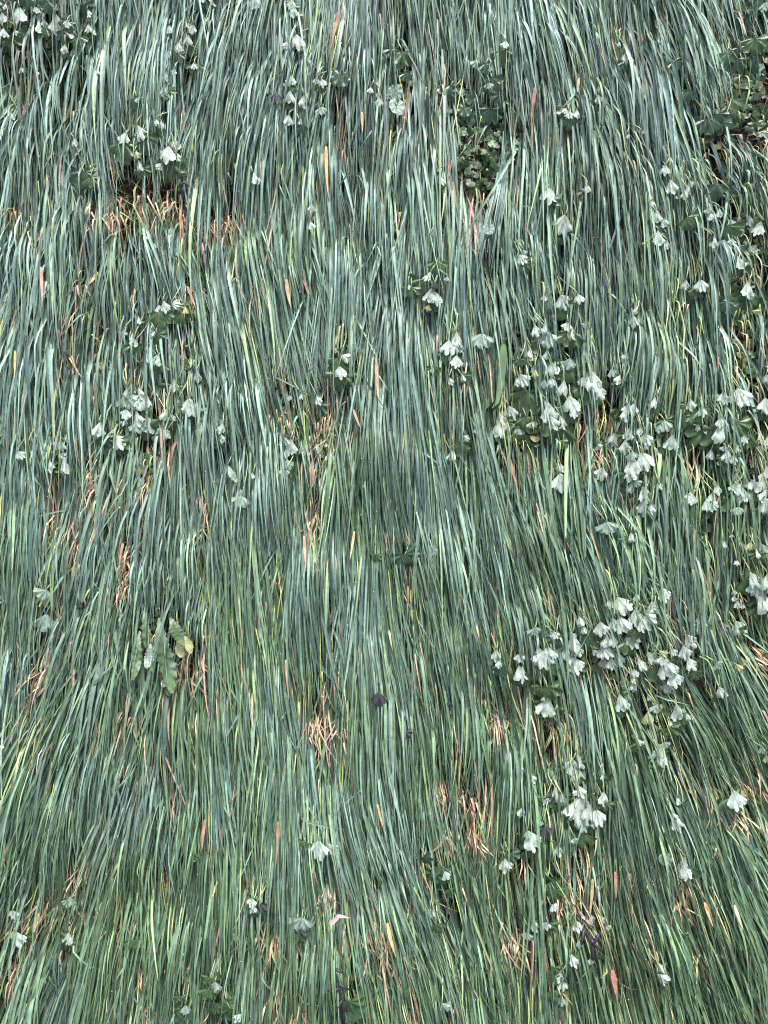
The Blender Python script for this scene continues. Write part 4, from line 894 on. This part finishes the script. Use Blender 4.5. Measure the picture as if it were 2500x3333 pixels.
for lab, c, pts in STEM:
    pp = []
    for i in range(len(pts) - 1):
        for t in (0, .25, .5, .75): pp.append((pts[i][0] + (pts[i + 1][0] - pts[i][0]) * t, pts[i][1] + (pts[i + 1][1] - pts[i][1]) * t))
    pp.append(pts[-1]); q = []
    for x, y in pp:
        X, S = loc(c, x, y); q.append([X, S, top_at(X, S) + .003])
    q = np.array(q)
    for j in range(3): q[:, j] = np.convolve(np.pad(q[:, j], 2, mode='edge'), np.ones(5) / 5, 'valid')
    o0 = q[0].copy(); q[0, 2] -= .012; q -= o0
    o = bpy.data.objects.new('bare_stem', mk('bare_stem', tube(q, .0016, .0013), M_STEM)); C.objects.link(o)
    o.matrix_world = ROT @ Matrix.Translation(tuple(o0)); tag(o, lab, 'stem', 'long pale stems on the grass')

M_TOOTH = node_mat('toothed_leaf', .5, .4, base=(.085, .14, .06), trans=.1, noise_amt=.3, noise_scale=4, bump=.6)
mottle(M_TOOTH, (.30, .38, .30), 3, .48, .7)
# toothed weed rosette at the lower left
def toothed():
    bx, by = loc(7, 1060, 700); bh = mound(np.array([bx]), np.array([by]))[0] + .01
    root = root_empty('toothed_weed', bx, by, bh)
    tag(root, 'rosette of long toothed green leaves with pale midribs beside pink straw', 'weed')
    vf = [radial_leaf(R(12), 1, 0, 1, 0, 0, 0)]
    for (x, y, ln, wd, rot, m, lab) in ((885, 930, 300, .24, -12, M_TOOTH, None), (972, 830, 400, .2, 2, M_TOOTH, None), (970, 930, 150, .5, -14, M_PALE, 'whitish underside of the leaf tip'),
                                        (1075, 930, 460, .30, 4, M_TOOTH, None), (1165, 770, 190, .55, 24, M_TOOTH, None), (1060, 1105, 60, .9, -20, M_PALE, None),
                                        (1115, 1100, 70, .8, 25, M_PALE, None), (1235, 850, 110, .6, 25, M_YEL, 'yellow withered leaf'), (1165, 890, 100, .7, 5, M_YEL, None), (1080, 1140, 110, .6, 0, M_TOOTH, None)):
        X, S = loc(7, x, y); L = ln * F * K * 1.05; a = R(rot)
        hx, hy = X - math.sin(a) * L / 2, S + math.cos(a) * L / 2
        hz = top_at(X, S) + .004
        me = mk('toothed_leaf', narrow_leaf(int(x), wd, .24, n=30, curl=.04), m)
        o = bpy.data.objects.new('leaf', me); C.objects.link(o); o.parent = root
        if lab: o['label'] = lab
        hz += .002
        o.matrix_local = Matrix.Translation((hx - bx, hy - by, hz - bh)) @ Matrix.Rotation(a, 4, 'Z') @ Matrix.Rotation(R(2), 4, 'X') @ Matrix.Diagonal((L, L, L * .7, 1))
        if m is M_TOOTH and ln > 200:
            q = [(.05 * math.sin(t * 3) * 0, -t, .04 * math.sin(t * 2.6) + .02) for t in np.linspace(0, .93, 12)]
            mr = mk('midrib', tube(q, .011, .004), M_PALE2); r2 = bpy.data.objects.new('midrib', mr); C.objects.link(r2); r2.parent = o
toothed()

# rotten dark leaves and scraps
def scrap(label, c, x, y, ln, kind, rot, up=.004, sx=1):
    X, S = loc(c, x, y); L = ln * F * K * .8; a = R(rot)
    o = bpy.data.objects.new('rotten_leaf', LEAF['p'][kind]); C.objects.link(o)
    o.matrix_world = ROT @ Matrix.Translation((X - math.sin(a) * L * .5, S + math.cos(a) * L * .5, top_at(X, S) + up)) @ Matrix.Rotation(a, 4, 'Z') @ Matrix.Diagonal((L * sx, L, L, 1))
    tag(o, label, 'dead leaf', 'blackened dead leaves')
for q in (('triangular blackish purple leaf in the lower centre', 8, 795, 1205, 130, 0, 0, .003, .9), ('small black shrivelled leaf below the purple triangular one', 8, 990, 1425, 60, 1, 70, .004, 1.2),
          ('tiny black scrap next to a brown blade in the lower centre', 8, 1245, 1235, 40, 0, 10), ('black flake under a blade near the centre', 8, 1105, 565, 50, 0, 10),
          ('indigo folded leaf beside the holed white leaf in the lower right', 12, 222, 400, 95, 1, 10, .005, .9), ('shrivelled black leaf on the left grass below the crumpled green one', 7, 518, 600, 110, 0, 10, .003, .4),
          ('purple leaf lying flat in the upper middle', 2, 132, 665, 110, 1, -20, .001), ('dark spot leaf near the bottom right corner', 12, 1490, 1590, 40, 1, 0), ('smaller dark spot leaf left of the corner one', 12, 1436, 1590, 36, 0, 0),
          ('blue black scrap on the pale leaves at the top left straw', 1, 1165, 1230, 70, 0, -20, .0, .5), ('black speck leaf on blades at the left', 4, 430, 630, 36, 1, 0)):
    scrap(*q)

def stalk_thing(name, label, cat, c, pts, r0, r1, mat, up=.004, twigs=()):
    q = []
    for x, y in pts:
        X, S = loc(c, x, y); q.append([X, S, top_at(X, S) + up])
    q = np.array(q); o0 = q[0].copy(); q -= o0
    root = bpy.data.objects.new(name, None); C.objects.link(root); root.empty_display_size = .01
    root.matrix_world = ROT @ Matrix.Translation(tuple(o0)); tag(root, label, cat)
    s = bpy.data.objects.new('stalk', mk('stalk', tube(q, r0, r1, 6), mat)); C.objects.link(s); s.parent = root
    for tw in twigs:
        w = []
        for x, y in tw:
            X, S = loc(c, x, y); w.append([X, S, top_at(X, S) + up])
        w = np.array(w) - o0
        t = bpy.data.objects.new('side_shoot', mk('side_shoot', tube(w, r1 * 1.1, r1 * .4, 5), mat)); C.objects.link(t); t.parent = root
M_BLACK = node_mat('black_stalk', .5, .4, base=(.018, .016, .024), noise_amt=.4, noise_scale=60, bump=.5)
stalk_thing('black_stalk', 'thin black withered stalk running down from the folded pink straw to the bottom edge', 'stalk', 11,
            [(530, 945), (518, 1040), (508, 1150), (522, 1260), (548, 1330), (562, 1430), (572, 1520), (580, 1660)], .0012, .0026, M_BLACK, .003,
            [[(525, 1240), (560, 1255), (575, 1270)], [(550, 1350), (500, 1370), (475, 1360)], [(566, 1430), (530, 1500), (470, 1620)], [(572, 1510), (600, 1480), (610, 1440)], [(545, 1320), (600, 1360), (620, 1380)]])
stalk_thing('black_twig', 'knobbly black twig below the bare brown hole at the lower right', 'twig', 12,
            [(440, 990), (480, 1050), (510, 1110), (530, 1160), (530, 1235)], .0022, .004, M_BLACK, .003, [[(520, 1120), (560, 1160), (600, 1200)], [(490, 1060), (470, 1120), (460, 1150)], [(530, 1150), (560, 1110), (575, 1080)]])
stalk_thing('purple_twig', 'small bent purple twig at the right end of the straw hollow', 'twig', 1,
            [(1165, 1170), (1160, 1210), (1172, 1250), (1182, 1275)], .0022, .003, M_PURP, .002, [[(1165, 1200), (1200, 1190), (1225, 1215)]])
stalk_thing('withered_stalk', 'dark slender stem standing beside the tall silver cluster', 'stem', 6, [(1560, 1300), (1556, 1380), (1562, 1460)], .002, .003, M_BLACK, .004)
M_PK = node_mat('pink_straw', .5, .4, base=(.50, .36, .36), noise_amt=.15, noise_scale=80)
def bent_straw():
    me_pts = [(485, 980), (510, 955), (545, 908), (580, 922), (618, 945)]
    q = []
    for i, (x, y) in enumerate(me_pts):
        X, S = loc(11, x, y); q.append([X, S, top_at(X, S) + .006 + (.012 if i == 2 else .006 if i in (1, 3) else 0)])
    q = np.array(q); o0 = q[0].copy(); q -= o0
    q = np.array([[np.interp(t, range(5), q[:, j]) for j in range(3)] for t in np.linspace(0, 4, 17)])
    V, Q = ribbons(q[None], None, np.array([.0075]), np.array([.2]), np.array([.1]), .1, .7)
    o = bpy.data.objects.new('bent_straw', quads_mesh('bent_straw', V, Q)); C.objects.link(o); o.data.materials.append(M_PK)
    o.matrix_world = ROT @ Matrix.Translation(tuple(o0)); tag(o, 'pink straw folded like a roof at the top of the black stalk', 'straw')
bent_straw()

# dew
def dew():
    V0 = [(0, 0, 1), (0, 0, -1)] + [(math.cos(a), math.sin(a), 0) for a in np.arange(6) * math.pi / 3]
    Fs = []
    for k in range(6): Fs += [(0, 2 + k, 2 + (k + 1) % 6), (1, 2 + (k + 1) % 6, 2 + k)]
    V0 = np.array(V0); Fs = np.array(Fs); N = 1100
    # droplets sit on the blades that lie highest
    flat = GP[:, 3:9].reshape(-1, 3); i = ((flat[:, 0] + 1.2) / CELL).astype(int).clip(0, GX - 1); j = ((flat[:, 1] + 1.6) / CELL).astype(int).clip(0, GY - 1)
    good = flat[(flat[:, 2] > top[i, j] - .002) & (abs(flat[:, 0]) < .75) & (abs(flat[:, 1]) < .95) & (rng.random(len(flat)) < .25 + .5 * (flat[:, 1] > 0))]
    P = good[rng.choice(len(good), N, replace=False)]
    V = (V0[None] * rng.uniform(.0005, .0011, (N, 1, 1)) + (P + [0, 0, .0012])[:, None]).reshape(-1, 3)
    Q = (Fs[None] + np.arange(N)[:, None, None] * len(V0)).reshape(-1, 3)
    m = node_mat('dew', .05, .8, base=(.65, .75, .75)); m.node_tree.nodes['Principled BSDF'].inputs['Transmission Weight'].default_value = .4
    o = link('dew_drops', quads_mesh('dew_drops', V, Q), m); tag(o, 'tiny clear dew drops beaded on the upper grass blades', kind='stuff')
dew()
